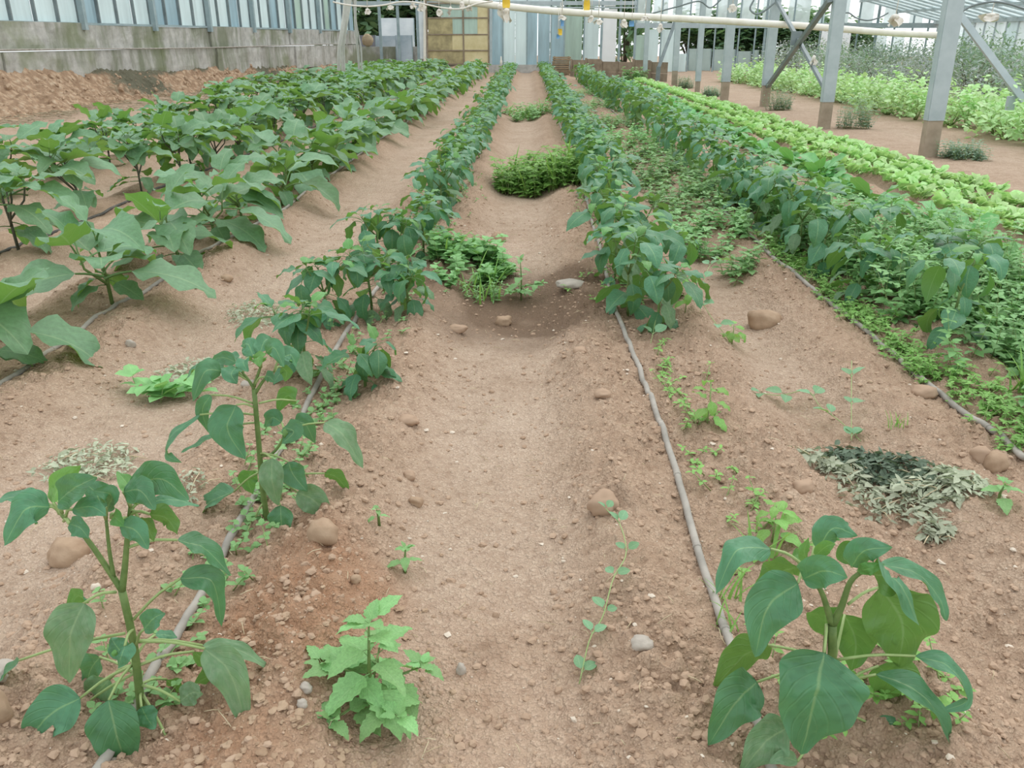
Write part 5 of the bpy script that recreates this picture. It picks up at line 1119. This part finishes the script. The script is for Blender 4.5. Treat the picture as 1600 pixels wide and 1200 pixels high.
# ---- stones, one by one
def stone(px, py, w, h, mk, lab, seed, flat=1.0):
    p = onground(px, py); d = math.hypot(p.y, CAM_H)*.99; rs = np.random.RandomState(seed); wx = w*d/F_PX/2; hz = h*d/F_PX/2
    v = ICO3_V.copy(); f = 1+.36*(vnoise(v[:, 0]*1.5+seed, v[:, 1]*1.5+v[:, 2]*1.7, seed)-.5)+.20*(vnoise(v[:, 0]*3.1, v[:, 1]*3.1+v[:, 2]*3, seed+3)-.5)+.10*(vnoise(v[:, 0]*8, v[:, 1]*8+v[:, 2]*7, seed+5)-.5)
    v = np.sign(v)*np.abs(v)**.85*f[:, None]*np.array([wx, wx*.8, hz*1.05])
    o = MB().add(v, None, ICO3_T).obj('stone', M[mk]); z = ground_z(p.x, p.y); o.location = (p.x, p.y, z+hz*.38); o.rotation_euler = (0, 0, rs.uniform(-.4, .4)); tag(o, lab, 'stone', 'stones lying on the soil')
for k, a in enumerate([(105, 858, 64, 46, 'rock', 'round brown stone on the left path beside the bottom left pepper'), (512, 905, 44, 40, 'rock', 'brown stone in the reddish soil left of the nettle seedlings'), (942, 822, 46, 40, 'clod', 'soft brown clod on the right side of the middle path'), (787, 480, 27, 18, 'rock', 'smooth oval stone in front of the weeds on the wet soil'), (779, 368, 24, 20, 'rock', 'small brown stone on the path above the weed patch'), (893, 456, 44, 12, 'rock_grey', 'flat pale stone at the right edge of the wet soil'), (1195, 503, 50, 34, 'rock', 'lumpy tan stone on the right path'), (1550, 748, 34, 34, 'rock', 'tan stone beside the right drip hose'), (1525, 740, 30, 30, 'clod', 'darker clod left of the tan stone at the right hose'), (638, 668, 32, 18, 'clod', 'flattened clod on the left edge of the middle path'), (8, 1172, 50, 56, 'rock', 'rounded stone at the very bottom left edge'), (650, 784, 22, 18, 'rock', 'small tan stone at the left edge of the middle path'), (560, 952, 16, 14, 'rock', 'little brown stone behind the nettle weed'), (484, 1122, 18, 16, 'rock_grey', 'small grey pebble left of the nettle weed'), (478, 1146, 16, 14, 'rock_grey', 'second small grey pebble below the one left of the nettle'), (1000, 1045, 34, 20, 'rock_grey', 'flat pale stone left of the big bottom right plant'), (720, 1032, 16, 20, 'rock_grey', 'small grey stone in the damp patch of the front path'), (940, 650, 26, 14, 'clod', 'small clod on the right edge of the middle path'), (715, 512, 30, 12, 'clod', 'dark clod at the front left of the wet soil'), (1440, 630, 38, 18, 'clod', 'low clod left of the right drip hose'), (205, 545, 16, 16, 'rock_grey', 'small grey stone on the left path by the eggplants'), (355, 437, 20, 12, 'rock', 'small tan stone at the foot of the inner eggplants'), (20, 1100, 40, 26, 'rock_grey', 'flat pale stone low on the left edge'), (160, 960, 14, 10, 'pebble', 'white chip of stone left of the bottom left pepper'), (1250, 790, 34, 24, 'clod', 'brown clod behind the bottom right plant'), (640, 748, 20, 14, 'clod', 'round clod above the small tan stone on the left path edge'), (390, 613, 22, 12, 'rock_grey', 'flat pale stone left of the upright pepper'), (905, 575, 22, 12, 'clod', 'small clod inside the right middle hose')]):
    stone(a[0], a[1], a[2], a[3], a[4], a[5], k+1)

# ---- uncountable crumbs, pebbles and straw on the soil
def scatter(name, n, mk, lab, seed, smin, smax, xr, yr, prob, V0, T0, sq=.75, cat='soil crumbs', pw=4, jag=.7):
    rs = np.random.RandomState(seed); xs = rs.uniform(*xr, n*4); ys = yr[0]*(yr[1]/yr[0])**rs.rand(n*4)
    z, L = ground_base(xs, ys); keep = rs.rand(n*4) < prob(L, xs, ys); xs, ys = xs[keep][:n], ys[keep][:n]; n = len(xs); z = np.array([ground_z(a_, b_) for a_, b_ in zip(xs, ys)])
    s = smin+(smax-smin)*rs.rand(n)**pw; k = len(V0)
    A = rs.uniform(0, 6.3, n); ca, sa = np.cos(A), np.sin(A); base = V0[None]*(1+jag*(rs.rand(n, k, 1)-.5))*np.stack([s*rs.uniform(.8, 1.3, n), s, s*sq*rs.uniform(.6, 1, n)], -1)[:, None, :]
    X = base[..., 0]*ca[:, None]-base[..., 1]*sa[:, None]+xs[:, None]; Y = base[..., 0]*sa[:, None]+base[..., 1]*ca[:, None]+ys[:, None]; Z = base[..., 2]+(z+s*.12)[:, None]
    T = (T0[None]+(np.arange(n)*k)[:, None, None]).reshape(-1, 3); o = MB().add(np.stack([X, Y, Z], -1).reshape(-1, 3), None, T).obj(name, M[mk], None, False); tag(o, lab, cat, None, 'stuff')
scatter('soil_crumbs', 24000, 'clod', 'loose brown soil crumbs strewn over the beds', 1, .002, .0125, (-2.6, 2.4), (1.1, 7.5), lambda L, x, y: .10+.95*L*vnoise(x*4, y*4, 9), ICO_V, ICO_T, .8, pw=3.2, jag=.5)
scatter('pale_pebbles', 1500, 'pebble', 'pale pebbles scattered over the soil', 2, .002, .011, (-2.6, 2.6), (1.1, 9), lambda L, x, y: .3+.5*L, ICO_V, ICO_T, .6, 'pebbles')
scatter('reddish_gravel', 500, 'rock', 'brown gravel around the nettle weed and left hose', 3, .003, .012, (-.8, .1), (1.1, 2.4), lambda L, x, y: gauss(x, y, -.45, 1.4, .25, .4)+.03, ICO2_V, ICO2_T, .7, 'gravel')
rs = random.Random(9); mb = MB()
for i in range(420):
    x = rs.uniform(-2.2, 2.2); y = 1.2*(7/1.2)**rs.random(); a = rs.uniform(0, 6.3); l = rs.uniform(.01, .05); z = ground_z(x, y)+.012
    p = Vector((x, y, z)); d = Vector((math.cos(a), math.sin(a), rs.uniform(-.1, .2)))*l; tube(mb, [p, p+d*.5+Vector((rs.uniform(-.004, .004), 0, .003)), p+d], .0011, 3)
o = mb.obj('straw_bits', M['straw']); tag(o, 'dry straw bits strewn on the paths', 'straw', None, 'stuff')
# dry litter strip in front of the clay bank
mb = MB(); rs = random.Random(19)
for i in range(900):
    y = rs.uniform(13, 30); x = wall_x(y)+rs.uniform(1.1, 2.6); a = rs.uniform(0, 6.3); l = rs.uniform(.1, .3); p = Vector((x, y, ground_z(x, y)+.02+rs.random()*.04)); d = Vector((math.cos(a), math.sin(a), rs.uniform(-.05, .15)))*l
    tube(mb, [p, p+d*.5, p+d], .006, 3)
o = mb.obj('dry_stalk_litter', M['litter']); tag(o, 'strip of dry stalk litter in front of the clay bank', 'plant litter', None, 'stuff')

rs = np.random.RandomState(44); n = 900; k = len(ICO_V); ii = rs.randint(0, len(BANK), n)
BP = BANK[ii % len(BANK)]
sz = .015+.06*rs.rand(n)**3; Vb = ICO_V[None]*(1+.6*(rs.rand(n, k, 1)-.5))*sz[:, None, None]+BP[:, None, :]
o = MB().add(Vb.reshape(-1, 3), None, (ICO_T[None]+(np.arange(n)*k)[:, None, None]).reshape(-1, 3)).obj('bank_gravel', M['rock'], BANK_O, False); o['kind'] = 'stuff'
